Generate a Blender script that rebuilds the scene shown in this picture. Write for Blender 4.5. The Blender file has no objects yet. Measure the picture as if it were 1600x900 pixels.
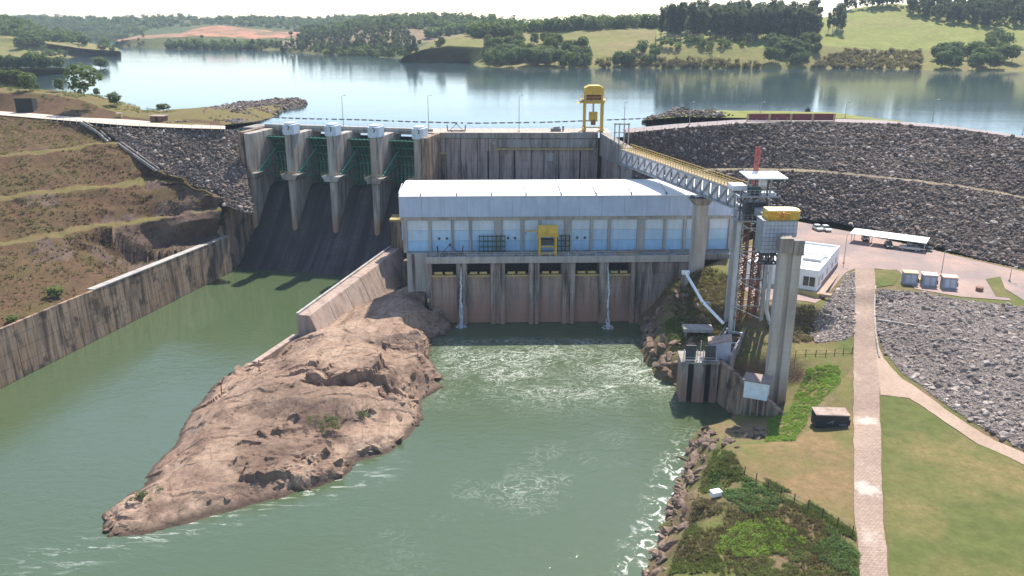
import bpy, bmesh, math, random
import numpy as np
from mathutils import Vector, Matrix
from mathutils.bvhtree import BVHTree
from mathutils.geometry import delaunay_2d_cdt
random.seed(7)
R = math.radians
SC = bpy.context.scene
COL = SC.collection

# ------------------------------------------------------------------ camera, sky, sun, exposure
FPX = 1290.0            # focal length in pixels of a 1600 px wide frame
PITCH = R(18.0)
ZC = 73.0               # metres above the tailwater
cam = bpy.data.cameras.new('camera'); camo = bpy.data.objects.new('camera', cam); COL.objects.link(camo)
cam.sensor_width = 36.0; cam.lens = 36.0*FPX/1600.0; cam.clip_start = 1.0; cam.clip_end = 20000.0
camo.location = (0, 0, ZC); camo.rotation_euler = (math.pi/2-PITCH, 0, 0)
SC.camera = camo
SUN_EL, SUN_AZ = R(55), R(22)
W = bpy.data.worlds.new('World'); SC.world = W; W.use_nodes = True
_nt = W.node_tree; _bg = _nt.nodes['Background']
_sky = _nt.nodes.new('ShaderNodeTexSky'); _sky.sky_type = 'NISHITA'; _sky.sun_disc = False
_sky.sun_elevation = SUN_EL; _sky.sun_rotation = SUN_AZ; _sky.altitude = 500; _sky.air_density = 1.0; _sky.dust_density = 1.0; _sky.ozone_density = 1.0
_nt.links.new(_sky.outputs[0], _bg.inputs[0]); _bg.inputs[1].default_value = 0.15
sl = bpy.data.lights.new('sun', 'SUN'); slo = bpy.data.objects.new('sun', sl); COL.objects.link(slo)
sl.energy = 4.8; sl.angle = R(0.5); sl.color = (1.0, 0.93, 0.82)
_sd = Vector((math.sin(SUN_AZ)*math.cos(SUN_EL), math.cos(SUN_AZ)*math.cos(SUN_EL), math.sin(SUN_EL)))
slo.rotation_euler = _sd.to_track_quat('Z', 'Y').to_euler(); slo.location = _sd*300
SC.view_settings.view_transform = 'Standard'; SC.view_settings.look = 'None'
SC.view_settings.exposure = 0.84; SC.view_settings.gamma = 1.0; SC.view_settings.use_curve_mapping = False
SC.render.engine = 'CYCLES'
SC.cycles.max_bounces = 6; SC.cycles.transparent_max_bounces = 8; SC.cycles.volume_bounces = 0
SC.cycles.use_denoising = True

# ------------------------------------------------------------------ pixel of the photograph -> place
def ray(px, py):
    u = (px-800)/FPX; v = (450-py)/FPX
    return Vector((u, math.cos(PITCH)+v*math.sin(PITCH), -math.sin(PITCH)+v*math.cos(PITCH)))
def G(px, py, z=0.0):
    d = ray(px, py); t = (z-ZC)/d.z
    return Vector((d.x*t, d.y*t, z))
def D(px, py, Y):
    d = ray(px, py); t = Y/d.y
    return Vector((d.x*t, Y, ZC+d.z*t))
def GL(*pts): return [G(*p) for p in pts]
def DL(*pts): return [D(*p) for p in pts]

# ------------------------------------------------------------------ object helpers
def link(o, parent=None):
    COL.objects.link(o)
    if parent is not None: o.parent = parent
    return o
def tag(o, label=None, cat=None, group=None, kind=None):
    if label: o['label'] = label
    if cat: o['category'] = cat
    if group: o['group'] = group
    if kind: o['kind'] = kind
    return o
def empty(name, loc=(0,0,0), rz=0.0, label=None, cat=None, group=None):
    o = bpy.data.objects.new(name, None); COL.objects.link(o)
    o.location = loc; o.rotation_euler = (0,0,rz); o.empty_display_size = .5
    return tag(o, label, cat, group)
def mesh_np(name, v, f, mats, parent=None, smooth=False, midx=None):
    """v Nx3, f MxK of one polygon size"""
    v = np.asarray(v, dtype=np.float32); f = np.asarray(f, dtype=np.int32)
    me = bpy.data.meshes.new(name); k = f.shape[1]
    me.vertices.add(len(v)); me.vertices.foreach_set('co', v.ravel())
    me.loops.add(f.size); me.loops.foreach_set('vertex_index', f.ravel())
    me.polygons.add(len(f)); me.polygons.foreach_set('loop_start', np.arange(0, f.size, k, dtype=np.int32))
    for m in (mats if isinstance(mats, (list, tuple)) else [mats]): me.materials.append(m)
    if midx is not None: me.polygons.foreach_set('material_index', np.asarray(midx, dtype=np.int32))
    me.update(calc_edges=True)
    me.polygons.foreach_set('use_smooth', np.full(len(f), bool(smooth)))
    o = bpy.data.objects.new(name, me); link(o, parent)
    return o
class MB:
    """collects solids; build() links them as one mesh object"""
    def __init__(s): s.v = []; s.f = []; s.sm = []
    def add(s, vs, fs, smooth=False):
        b = len(s.v); s.v += [tuple(p) for p in vs]
        for f in fs: s.f.append(tuple(i+b for i in f)); s.sm.append(smooth)
        return s
    def box(s, x0, x1, y0, y1, z0, z1):
        return s.add([(x0,y0,z0),(x1,y0,z0),(x1,y1,z0),(x0,y1,z0),(x0,y0,z1),(x1,y0,z1),(x1,y1,z1),(x0,y1,z1)],
                     [(3,2,1,0),(4,5,6,7),(0,1,5,4),(1,2,6,5),(2,3,7,6),(3,0,4,7)])
    def cbox(s, x, y, z, sx, sy, sz): return s.box(x-sx/2,x+sx/2,y-sy/2,y+sy/2,z-sz/2,z+sz/2)
    def hexa(s, bot, top):
        return s.add(list(bot)+list(top), [(3,2,1,0),(4,5,6,7),(0,1,5,4),(1,2,6,5),(2,3,7,6),(3,0,4,7)])
    def prism(s, poly, axis, a, b):
        """poly: 2d points; axis 0/1/2 extruded from a to b"""
        n = len(poly)
        def P(q, t):
            return {0:(t,q[0],q[1]), 1:(q[0],t,q[1]), 2:(q[0],q[1],t)}[axis]
        return s.add([P(q,a) for q in poly]+[P(q,b) for q in poly],
                     [tuple(range(n))[::-1], tuple(range(n,2*n))]+[(i,(i+1)%n,(i+1)%n+n,i+n) for i in range(n)])
    def bar(s, p, q, w, h=None):
        p = Vector(p); q = Vector(q); h = h or w; d = (q-p)
        if d.length < 1e-6: return s
        d.normalize(); up = Vector((0,0,1)) if abs(d.z) < .95 else Vector((1,0,0))
        r = d.cross(up).normalized(); u = r.cross(d)
        c = [(-1,-1),(1,-1),(1,1),(-1,1)]
        return s.hexa([p+r*(a*w/2)+u*(b*h/2) for a,b in c], [q+r*(a*w/2)+u*(b*h/2) for a,b in c])
    def tube(s, p, q, r0, r1=None, n=10, smooth=True, cap=True):
        p = Vector(p); q = Vector(q); r1 = r0 if r1 is None else r1; d = (q-p).normalized()
        up = Vector((0,0,1)) if abs(d.z) < .95 else Vector((1,0,0)); a = d.cross(up).normalized(); b = a.cross(d)
        vs = []
        for c, rr in ((p,r0),(q,r1)):
            for i in range(n):
                t = 2*math.pi*i/n; vs.append(c+a*(rr*math.cos(t))+b*(rr*math.sin(t)))
        s.add(vs, [(i,(i+1)%n,(i+1)%n+n,i+n) for i in range(n)], smooth)
        if cap: s.add(vs[:n], [tuple(range(n))[::-1]]); s.add(vs[n:], [tuple(range(n))])
        return s
    def path(s, pts, r, n=8):
        for a, b in zip(pts[:-1], pts[1:]): s.tube(a, b, r, r, n)
        return s
    def lattice(s, p0, p1, w, nseg, t=.09, d=None):
        """square lattice mast between two points"""
        p0 = Vector(p0); p1 = Vector(p1); ax = (p1-p0).normalized()
        up = Vector((1,0,0)) if abs(ax.x) < .9 else Vector((0,1,0)); a = ax.cross(up).normalized(); b = ax.cross(a); d = d or w
        cor = [a*(i*w/2)+b*(j*d/2) for i,j in ((-1,-1),(1,-1),(1,1),(-1,1))]
        for c in cor: s.bar(p0+c, p1+c, t*1.5)
        for k in range(nseg):
            q0 = p0.lerp(p1, k/nseg); q1 = p0.lerp(p1, (k+1)/nseg)
            for i in range(4):
                c0, c1 = cor[i], cor[(i+1)%4]
                if k % 2: c0, c1 = c1, c0
                s.bar(q0+c0, q1+c1, t); s.bar(q1+c0, q1+c1, t)
        return s
    def mesh(s, name, mat):
        me = bpy.data.meshes.new(name); me.from_pydata(s.v, [], s.f); me.materials.append(mat)
        if any(s.sm): me.polygons.foreach_set('use_smooth', s.sm)
        bm = bmesh.new(); bm.from_mesh(me); bmesh.ops.recalc_face_normals(bm, faces=bm.faces[:]); bm.to_mesh(me); bm.free()
        me.update(); return me
    def build(s, name, mat, parent=None, bevel=0.0):
        o = bpy.data.objects.new(name, s.mesh(name, mat)); link(o, parent)
        if bevel:
            m = o.modifiers.new('bevel', 'BEVEL'); m.width = bevel; m.segments = 1; m.limit_method = 'ANGLE'
        return o
def share(name, me, parent=None, loc=(0,0,0), rot=(0,0,0), scale=(1,1,1)):
    o = bpy.data.objects.new(name, me); link(o, parent); o.location = loc; o.rotation_euler = rot; o.scale = scale
    return o

# ------------------------------------------------------------------ numpy noise
def _hash(ix, iy, seed):
    h = (ix.astype(np.int64)*374761393 + iy.astype(np.int64)*668265263 + seed*974634777) & 0xffffffff
    h = ((h ^ (h >> 13))*1274126177) & 0xffffffff
    return ((h ^ (h >> 16)) & 0xffffff)/float(0xffffff)
def vnoise(x, y, seed=0):
    ix = np.floor(x); iy = np.floor(y); fx = x-ix; fy = y-iy
    fx = fx*fx*(3-2*fx); fy = fy*fy*(3-2*fy)
    a = _hash(ix,iy,seed); b = _hash(ix+1,iy,seed); c = _hash(ix,iy+1,seed); d = _hash(ix+1,iy+1,seed)
    return (a+(b-a)*fx)*(1-fy)+(c+(d-c)*fx)*fy
def fbm(x, y, scale, octv=4, seed=0, ridged=False):
    x = np.asarray(x, float); y = np.asarray(y, float); t = 0; amp = 1.0; tot = 0; f = 1.0/scale
    for o in range(octv):
        n = vnoise(x*f+o*17.3, y*f-o*9.1, seed+o)*2-1
        if ridged: n = 1-2*np.abs(n)
        t = t+n*amp; tot += amp; amp *= .5; f *= 2.03
    return t/tot

# ------------------------------------------------------------------ surfaces
def resample(pts, n):
    p = np.array([list(q) for q in pts], float); d = np.r_[0, np.cumsum(np.linalg.norm(np.diff(p, axis=0), axis=1))]
    t = np.linspace(0, d[-1], n)
    return np.stack([np.interp(t, d, p[:,k]) for k in range(3)], 1)
class Surf:
    """ruled sheet through a list of 3d lines (rows), nu points along, per-band row counts"""
    def __init__(s, lines, nu, nv, noise=0.0, nscale=8.0, seed=0, hnoise=0.0, fix=True):
        L = [resample(l, nu) for l in lines]; rows = []
        nv = nv if isinstance(nv, (list, tuple)) else [nv]*(len(L)-1)
        s.band = []
        for b in range(len(L)-1):
            for j in range(nv[b]): t = j/nv[b]; rows.append(L[b]*(1-t)+L[b+1]*t); s.band.append(b)
        rows.append(L[-1]); g = np.stack(rows, 0)
        nr, nc = g.shape[:2]
        if noise:
            e = np.ones((nr, nc))
            if fix: e = np.minimum(1, np.minimum(np.arange(nr), np.arange(nr)[::-1])/2.0)[:,None]*np.ones((1,nc))
            g[:,:,2] += noise*e*fbm(g[:,:,0], g[:,:,1]+g[:,:,2]*.7, nscale, 5, seed)
        if hnoise:
            g[:,:,0] += hnoise*fbm(g[:,:,0], g[:,:,1]+g[:,:,2], nscale, 4, seed+50); g[:,:,1] += hnoise*fbm(g[:,:,0]+g[:,:,2], g[:,:,1], nscale, 4, seed+60)
        s.g = g
        i = np.arange(nr*nc).reshape(nr, nc)
        s.f = np.stack([i[:-1,:-1], i[:-1,1:], i[1:,1:], i[1:,:-1]], -1).reshape(-1, 4)
        s.v = g.reshape(-1, 3); s.fb = np.repeat(np.array(s.band), nc-1)
    def build(s, name, mats, parent=None, smooth=True, midx=None, kind='structure'):
        o = mesh_np(name, s.v, s.f, mats, parent, smooth, None if midx is None else np.array(midx)[s.fb])
        if kind and parent is None: o['kind'] = kind
        return o
    def scatter(s, n, rng, bands=None):
        q = s.v[s.f]; a = np.linalg.norm(np.cross(q[:,2]-q[:,0], q[:,3]-q[:,1]), axis=1)
        if bands is not None: a = a*np.isin(s.fb, bands)
        k = rng.choice(len(a), n, p=a/a.sum()); u = rng.random((n,1)); w = rng.random((n,1)); c = q[k]
        return (c[:,0]*(1-u)+c[:,1]*u)*(1-w)+(c[:,3]*(1-u)+c[:,2]*u)*w
class Tin:
    """height z(x, y) interpolated between spot heights"""
    def __init__(s, pts):
        s.p = np.array([list(p) for p in pts], float)
        r = delaunay_2d_cdt([Vector((a,b)) for a,b in s.p[:,:2]], [], [], 0, 1e-4)
        s.tri = np.array([[r[3][i][0] for i in f] for f in r[2] if len(f) == 3])
    def __call__(s, x, y):
        x = np.asarray(x, float); y = np.asarray(y, float); sh = x.shape; x = x.ravel(); y = y.ravel()
        z = np.full(x.shape, np.nan)
        for t in s.tri:
            (x0,y0,z0),(x1,y1,z1),(x2,y2,z2) = s.p[t]
            m = (x >= min(x0,x1,x2)-1e-6)&(x <= max(x0,x1,x2)+1e-6)&(y >= min(y0,y1,y2)-1e-6)&(y <= max(y0,y1,y2)+1e-6)
            if not m.any(): continue
            d = (y1-y2)*(x0-x2)+(x2-x1)*(y0-y2)
            if abs(d) < 1e-9: continue
            a = ((y1-y2)*(x[m]-x2)+(x2-x1)*(y[m]-y2))/d; b = ((y2-y0)*(x[m]-x2)+(x0-x2)*(y[m]-y2))/d; c = 1-a-b
            k = np.where(m)[0][(a >= -1e-6)&(b >= -1e-6)&(c >= -1e-6)]; ok = (a >= -1e-6)&(b >= -1e-6)&(c >= -1e-6)
            z[k] = a[ok]*z0+b[ok]*z1+c[ok]*z2
        return z.reshape(sh)
def inside(poly, x, y):
    p = np.array([(q[0],q[1]) for q in poly], float); r = np.zeros(np.shape(x), bool); j = len(p)-1
    for i in range(len(p)):
        xi, yi = p[i]; xj, yj = p[j]
        if yi != yj: r ^= ((yi > y) != (yj > y)) & (x < (xj-xi)*(y-yi)/(yj-yi)+xi)
        j = i
    return r
def edge_dist(poly, x, y, closed=True):
    p = np.array([(q[0],q[1]) for q in poly], float); d = np.full(np.shape(x), 1e9)
    for i in range(len(p) if closed else len(p)-1):
        a = p[i]; b = p[(i+1) % len(p)]; ab = b-a; t = np.clip(((x-a[0])*ab[0]+(y-a[1])*ab[1])/max(ab@ab,1e-9), 0, 1)
        d = np.minimum(d, np.hypot(x-a[0]-t*ab[0], y-a[1]-t*ab[1]))
    return d

# ------------------------------------------------------------------ materials
class NM:
    def __init__(s, name, rough=.85, spec=.3):
        s.m = bpy.data.materials.new(name); s.m.use_nodes = True; s.t = s.m.node_tree; s.b = s.t.nodes['Principled BSDF']
        s.b.inputs['Roughness'].default_value = rough; s.b.inputs['Specular IOR Level'].default_value = spec
        s._pos = None
    def n(s, ty, **kw):
        x = s.t.nodes.new(ty)
        for k, v in kw.items(): setattr(x, k, v)
        return x
    def l(s, a, b): s.t.links.new(a, b)
    def pos(s):
        if s._pos is None: s._pos = s.n('ShaderNodeNewGeometry').outputs['Position']
        return s._pos
    def map(s, scale=(1,1,1), rot=(0,0,0), src=None, loc=(0,0,0)):
        m = s.n('ShaderNodeMapping'); m.inputs['Scale'].default_value = scale; m.inputs['Rotation'].default_value = rot; m.inputs['Location'].default_value = loc
        s.l(src or s.pos(), m.inputs[0]); return m.outputs[0]
    def noise(s, scale, detail=5, vec=None, rough=.55, dist=0.0):
        x = s.n('ShaderNodeTexNoise'); x.inputs['Scale'].default_value = scale; x.inputs['Detail'].default_value = detail
        x.inputs['Roughness'].default_value = rough; x.inputs['Distortion'].default_value = dist
        s.l(vec or s.pos(), x.inputs['Vector']); return x.outputs[0]
    def voro(s, scale, vec=None, feature='F1', out=0):
        x = s.n('ShaderNodeTexVoronoi', feature=feature); x.inputs['Scale'].default_value = scale
        s.l(vec or s.pos(), x.inputs['Vector']); return x.outputs[out]
    def ramp(s, sock, stops, mode='LINEAR'):
        x = s.n('ShaderNodeValToRGB'); e = x.color_ramp.elements; x.color_ramp.interpolation = mode
        while len(e) < len(stops): e.new(.5)
        for q, (p, c) in zip(e, stops):
            q.position = p; q.color = (c,c,c,1) if isinstance(c, (int,float)) else (*c,1)
        s.l(sock, x.inputs[0]); return x.outputs[0]
    def mix(s, fac, a, b, mode='MIX'):
        x = s.n('ShaderNodeMix', data_type='RGBA', blend_type=mode)
        for k, v in ((0,fac),(6,a),(7,b)):
            if isinstance(v, (int,float)): x.inputs[k].default_value = v if k == 0 else (v,v,v,1)
            elif isinstance(v, tuple): x.inputs[k].default_value = (*v,1)
            else: s.l(v, x.inputs[k])
        return x.outputs[2]
    def math(s, op, a, b=0.0, c=None, clamp=False):
        x = s.n('ShaderNodeMath', operation=op, use_clamp=clamp)
        for k, v in enumerate((a,b) if c is None else (a,b,c)):
            if isinstance(v, (int,float)): x.inputs[k].default_value = v
            else: s.l(v, x.inputs[k])
        return x.outputs[0]
    def maprange(s, v, a, b, c=0.0, d=1.0, smooth=True):
        x = s.n('ShaderNodeMapRange', interpolation_type='SMOOTHSTEP' if smooth else 'LINEAR'); s.l(v, x.inputs[0])
        for k, q in zip((1,2,3,4), (a,b,c,d)): x.inputs[k].default_value = q
        return x.outputs[0]
    def xyz(s):
        x = s.n('ShaderNodeSeparateXYZ'); s.l(s.pos(), x.inputs[0]); return x.outputs
    def slope(s):
        g = s.n('ShaderNodeNewGeometry'); x = s.n('ShaderNodeSeparateXYZ'); s.l(g.outputs['Normal'], x.inputs[0]); return x.outputs[2]
    def rand_island(s): return s.n('ShaderNodeNewGeometry').outputs['Random Per Island']
    def rand_obj(s): return s.n('ShaderNodeObjectInfo').outputs['Random']
    def col(s, v):
        if isinstance(v, tuple): s.b.inputs['Base Color'].default_value = (*v,1)
        else: s.l(v, s.b.inputs['Base Color'])
        return s
    def bump(s, h, strength=.5, dist=.1):
        x = s.n('ShaderNodeBump'); x.inputs['Strength'].default_value = strength; x.inputs['Distance'].default_value = dist
        s.l(h, x.inputs['Height']); s.l(x.outputs[0], s.b.inputs['Normal']); return s
    def rough(s, v): s.l(v, s.b.inputs['Roughness']); return s

def concrete(name, base, dark, streak=.6, blotch=.5, warm=None, zs=.06, lines=0.0, lowstain=None, blots=0.0):
    m = NM(name, .9, .2)
    n1 = m.noise(.12, 6); st = m.noise(1.0, 5, m.map((.55,.55,zs)), .62); st2 = m.noise(1.0, 4, m.map((2.2,2.2,zs*2.2)), .6); fine = m.noise(3.5, 6)
    c = m.mix(m.ramp(n1, [(.35,0),(.65,blotch)]), base, tuple(x*.72 for x in base))
    if warm: c = m.mix(m.ramp(m.noise(.2, 5, m.map((1,1,.6), loc=(9,3,1))), [(.42,0),(.62,.85)]), c, warm)
    c = m.mix(m.ramp(st, [(.46,0),(.64,streak)]), c, dark)
    c = m.mix(m.ramp(st2, [(.50,0),(.68,streak*.75)]), c, dark)
    c = m.mix(m.ramp(fine, [(.3,.0),(.7,.22)]), c, tuple(x*.6 for x in base))
    if blots: c = m.mix(m.ramp(m.noise(.22, 6, m.map((1,1,.8), loc=(3,8,2)), .65), [(.53,0),(.63,blots)]), c, tuple(x*.8 for x in dark))
    if lowstain:
        z0, z1, col = lowstain; zz = m.math('ADD', m.xyz()[2], m.math('MULTIPLY', m.math('SUBTRACT', st, .5), 14.0))
        c = m.mix(m.maprange(zz, z1, z0, 0, .8), c, col)
    h = fine
    if lines:
        w = m.n('ShaderNodeTexWave', wave_type='BANDS', bands_direction='Z', wave_profile='SAW'); w.inputs['Scale'].default_value = lines; w.inputs['Distortion'].default_value = .15; m.l(m.pos(), w.inputs[0])
        ln = m.ramp(w.outputs[0], [(.0,1),(.06,0)]); c = m.mix(m.math('MULTIPLY', ln, .35), c, dark)
        h = m.math('SUBTRACT', fine, ln)
    m.col(c).bump(h, .45, .06); return m.m
def plain(name, c, rough=.5, metal=0.0, var=.12, dirt=.25, spec=.4):
    m = NM(name, rough, spec); m.b.inputs['Metallic'].default_value = metal
    n = m.noise(.8, 6); st = m.noise(1.0, 5, m.map((1.6,1.6,.15)))
    k = m.mix(m.ramp(n, [(.3,0),(.7,1)]), tuple(x*(1-var) for x in c), tuple(min(1,x*(1+var)) for x in c))
    k = m.mix(m.ramp(st, [(.5,0),(.75,dirt)]), k, tuple(x*.45+.02 for x in c)); m.col(k)
    return m.m

# ================================================================== materials of the setting
MT = {}
def grassy(name, greens, browns, scale=.12, mixlo=.45, mixhi=.6, bumpd=.25, patch=None, soil=None, fine=2.5):
    m = NM(name, .95, .1)
    big = m.noise(scale, 6, rough=.6); mid = m.noise(scale*6, 5); fin = m.noise(fine, 6, rough=.7)
    a = m.mix(m.ramp(mid, [(.35,0),(.65,1)]), greens[0], greens[1]); b = m.mix(m.ramp(mid, [(.35,0),(.65,1)]), browns[0], browns[1])
    c = m.mix(m.ramp(big, [(mixlo,0),(mixhi,1)]), a, b)
    if soil: c = m.mix(m.maprange(m.math('ADD', m.slope(), m.math('MULTIPLY', m.math('SUBTRACT', mid, .5), .5)), soil[1], soil[2], 1, 0), c, m.mix(m.ramp(fin, [(.35,0),(.65,1)]), soil[0], tuple(x*.5 for x in soil[0])))
    c = m.mix(m.ramp(fin, [(.3,.55),(.6,0)]), c, tuple(x*.45 for x in browns[0])); c = m.mix(m.ramp(m.noise(fine*.35, 5, rough=.7), [(.42,.0),(.62,.30)]), c, tuple(x*.6 for x in greens[0]))
    m.col(c).bump(fin, .8, bumpd); return m.m
MT['lawn'] = grassy('lawn_grass', ((.085,.108,.031),(.12,.138,.044)), ((.22,.17,.075),(.17,.15,.06)), .07, .44, .64, .12, fine=1.8)
MT['lawn_dry'] = grassy('dry_lawn_grass', ((.12,.125,.042),(.15,.15,.052)), ((.25,.165,.085),(.20,.14,.072)), .09, .36, .58, .12, fine=1.8)
MT['slope'] = grassy('dry_slope_grass', ((.145,.105,.045),(.12,.10,.042)), ((.165,.098,.058),(.10,.058,.038)), .09, .33, .55, .7, soil=((.115,.066,.046),.62,.84))
MT['bench'] = grassy('bench_grass', ((.145,.135,.045),(.18,.155,.058)), ((.20,.14,.07),(.15,.10,.055)), .2, .42, .66, .4)
MT['bank'] = grassy('bank_ground', ((.12,.145,.04),(.15,.15,.05)), ((.24,.18,.10),(.19,.125,.08)), .12, .42, .6, .35, soil=((.24,.15,.105),.45,.8))
MT['hill'] = grassy('pasture', ((.17,.175,.055),(.21,.20,.07)), ((.27,.22,.10),(.20,.165,.08)), .012, .42, .62, 1.0, fine=.25)
MT['hill_green'] = grassy('green_pasture', ((.20,.22,.06),(.24,.25,.075)), ((.27,.25,.10),(.20,.19,.07)), .012, .5, .75, 1.0, fine=.25)
MT['hill_brown'] = grassy('brown_pasture', ((.17,.15,.07),(.22,.18,.10)), ((.26,.19,.12),(.22,.16,.10)), .012, .4, .6, 1.0, fine=.25)
MT['hill_wood'] = grassy('wooded_ground', ((.06,.085,.034),(.085,.11,.042)), ((.17,.155,.07),(.13,.125,.055)), .006, .5, .6, 2.0, fine=.12)
def redsoil():
    m = NM('red_soil', .95, .1); n = m.noise(.03, 6, m.map((1,1,3))); f = m.noise(.06, 6)
    c = m.mix(m.ramp(n, [(.42,0),(.56,1)]), (.25,.155,.105), (.39,.19,.12)); c = m.mix(m.ramp(m.noise(.03, 6), [(.46,0),(.60,.85)]), c, (.14,.125,.07))
    return m.col(c).m
MT['red'] = redsoil()
def rockmat(name, a, b, c, sc=.15, bd=.5, wet=None):
    m = NM(name, .92, .2)
    n = m.noise(sc, 8, rough=.62, dist=.6); f = m.noise(sc*8, 7, rough=.65); s = m.noise(sc*2.2, 7, m.map((1,.35,1.6), rot=(0,0,.6)), .65)
    v = m.voro(sc*2.0, m.map((1,.5,1), rot=(.3,.2,.7)), 'DISTANCE_TO_EDGE')
    k = m.mix(m.ramp(n, [(.36,0),(.62,1)]), a, b); k = m.mix(m.ramp(s, [(.5,0),(.66,.75)]), k, c)
    k = m.mix(m.ramp(f, [(.3,.5),(.55,0)]), k, tuple(x*.4 for x in c))
    k = m.mix(m.ramp(v, [(.0,.35),(.035,0)]), k, tuple(x*.35 for x in c))
    if wet:      # wet, algae-dark band at the waterline
        k = m.mix(m.maprange(m.math('ADD', m.xyz()[2], m.math('MULTIPLY', m.math('SUBTRACT', n, .5), 1.6)), wet, .1, 0, .85), k, (.045,.032,.024))
        k = m.mix(m.ramp(m.noise(.055, 4, m.map((1,.7,1), rot=(0,0,.5))), [(.48,0),(.62,.6)]), k, tuple(x*.8 for x in c))
    h = m.math('ADD', m.math('MULTIPLY', f, .5), s)
    m.col(k).bump(h, .9, bd); return m.m
MT['island'] = rockmat('pale_gneiss', (.39,.278,.20), (.28,.185,.132), (.135,.085,.062), .10, .5, wet=1.1)
MT['bankrock'] = rockmat('bank_boulder_stone', (.27,.195,.145), (.20,.138,.104), (.10,.07,.056), .25, .3)
MT['cliff'] = rockmat('dark_cut_rock', (.155,.10,.072), (.105,.07,.053), (.055,.038,.032), .2, .5)
def riprap(name, lo, mid, hi, tint, single=False):
    m = NM(name, .9, .2); r = m.rand_obj() if single else m.rand_island(); f = m.noise(2.0, 4)
    c = m.ramp(r, [(0,lo),(.55,mid),(.86,tint),(1,hi)]); c = m.mix(m.ramp(f, [(.35,.35),(.6,0)]), c, tuple(x*.5 for x in lo))
    # long-lived differences between quarry loads
    c = m.mix(m.ramp(m.noise(.06, 4), [(.35,.35),(.6,0)]), c, tuple(x*.8 for x in lo))
    m.col(c).bump(f, .5, .1); return m.m
MT['riprap'] = riprap('rockfill_stone', (.088,.067,.057), (.190,.150,.128), (.52,.46,.41), (.25,.187,.148))
MT['riprap_pale'] = riprap('pale_rockfill_stone', (.18,.148,.13), (.335,.28,.25), (.60,.54,.49), (.38,.305,.255))
MT['boulder'] = riprap('pale_boulder_stone', (.18,.148,.13), (.335,.28,.25), (.60,.54,.49), (.38,.305,.255), True)
MT['riprap_base'] = rockmat('rockfill_bed', (.12,.095,.082), (.10,.078,.068), (.055,.044,.04), .6, .4)
def soilroad(name, a, b, pav=False, worn=False):
    m = NM(name, .93, .15); n = m.noise(.1, 6); f = m.noise(1.6, 6)
    c = m.mix(m.ramp(n, [(.35,0),(.65,1)]), a, b); c = m.mix(m.ramp(f, [(.3,.4),(.6,0)]), c, tuple(x*.55 for x in b)); h = f
    if pav:
        br = m.n('ShaderNodeTexBrick'); br.inputs['Scale'].default_value = 1.0; br.inputs['Brick Width'].default_value = .62; br.inputs['Row Height'].default_value = .34; br.inputs['Mortar Size'].default_value = .04
        m.l(m.pos(), br.inputs[0]); br.inputs['Color1'].default_value = (1,1,1,1); br.inputs['Color2'].default_value = (.72,.72,.72,1); br.inputs['Mortar'].default_value = (.42,.40,.36,1)
        c = m.mix(.75, c, br.outputs[0], 'MULTIPLY')
        c = m.mix(m.ramp(m.noise(.22, 5), [(.6,0),(.75,.6)]), c, (.5,.46,.4))
        for q in (G(1352,764,8.1), G(1354,655,8.1)):
            vd = m.n('ShaderNodeVectorMath', operation='DISTANCE'); vd.inputs[1].default_value = q; m.l(m.pos(), vd.inputs[0])
            c = m.mix(m.maprange(m.math('ADD', vd.outputs['Value'], m.math('MULTIPLY', m.math('SUBTRACT', m.noise(.9,4), .5), 4.0)), 2.4, .8, 0, .5), c, (.56,.52,.46))
    if worn: c = m.mix(m.ramp(m.noise(.25, 6, m.map((1,.35,1), rot=(0,0,.5))), [(.5,0),(.68,.55)]), c, (.23,.19,.175))
    m.col(c).bump(h, .5, .05); return m.m
MT['berm'] = soilroad('berm_gravel', (.27,.22,.15), (.20,.165,.11))
MT['paving'] = soilroad('stone_paving', (.42,.315,.25), (.34,.25,.20), True)
MT['dirt'] = soilroad('dirt_track', (.40,.30,.23), (.33,.24,.18))
MT['yard'] = soilroad('red_paved_yard', (.40,.28,.23), (.26,.205,.19), worn=True)
MT['crestroad'] = soilroad('crest_road_surface', (.34,.285,.27), (.28,.235,.225))
MT['paleroad'] = soilroad('pale_track', (.60,.50,.40), (.52,.42,.33))

def facets(X, Y, n, amp, tilt, seed, ax=1.0, ay=1.0, rot=0.0):
    r = np.random.default_rng(seed); cx = r.uniform(X.min(),X.max(),n); cy = r.uniform(Y.min(),Y.max(),n); tx = r.normal(0,tilt,n); ty = r.normal(0,tilt,n); o = r.normal(0,amp,n)
    wx = X+1.2*fbm(X,Y,5,3,seed); wy = Y+1.2*fbm(X+99,Y,5,3,seed); best = np.full(X.shape,1e9); out = np.zeros(X.shape); c_, s_ = math.cos(rot), math.sin(rot)
    for i in range(n):
        dx = wx-cx[i]; dy = wy-cy[i]; d = ((dx*c_+dy*s_)*ax)**2+((-dx*s_+dy*c_)*ay)**2; m = d < best; best[m] = d[m]; out[m] = (o[i]+tx[i]*(X-cx[i])+ty[i]*(Y-cy[i]))[m]
    return out
def smooth(Z, k):
    for _ in range(k):
        P = np.pad(Z, 1, mode='edge'); A = np.stack([P[1:-1,1:-1],P[:-2,1:-1],P[2:,1:-1],P[1:-1,:-2],P[1:-1,2:]],0); Z = np.where(np.isnan(Z), Z, np.nanmean(A, 0))
    return Z

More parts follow.
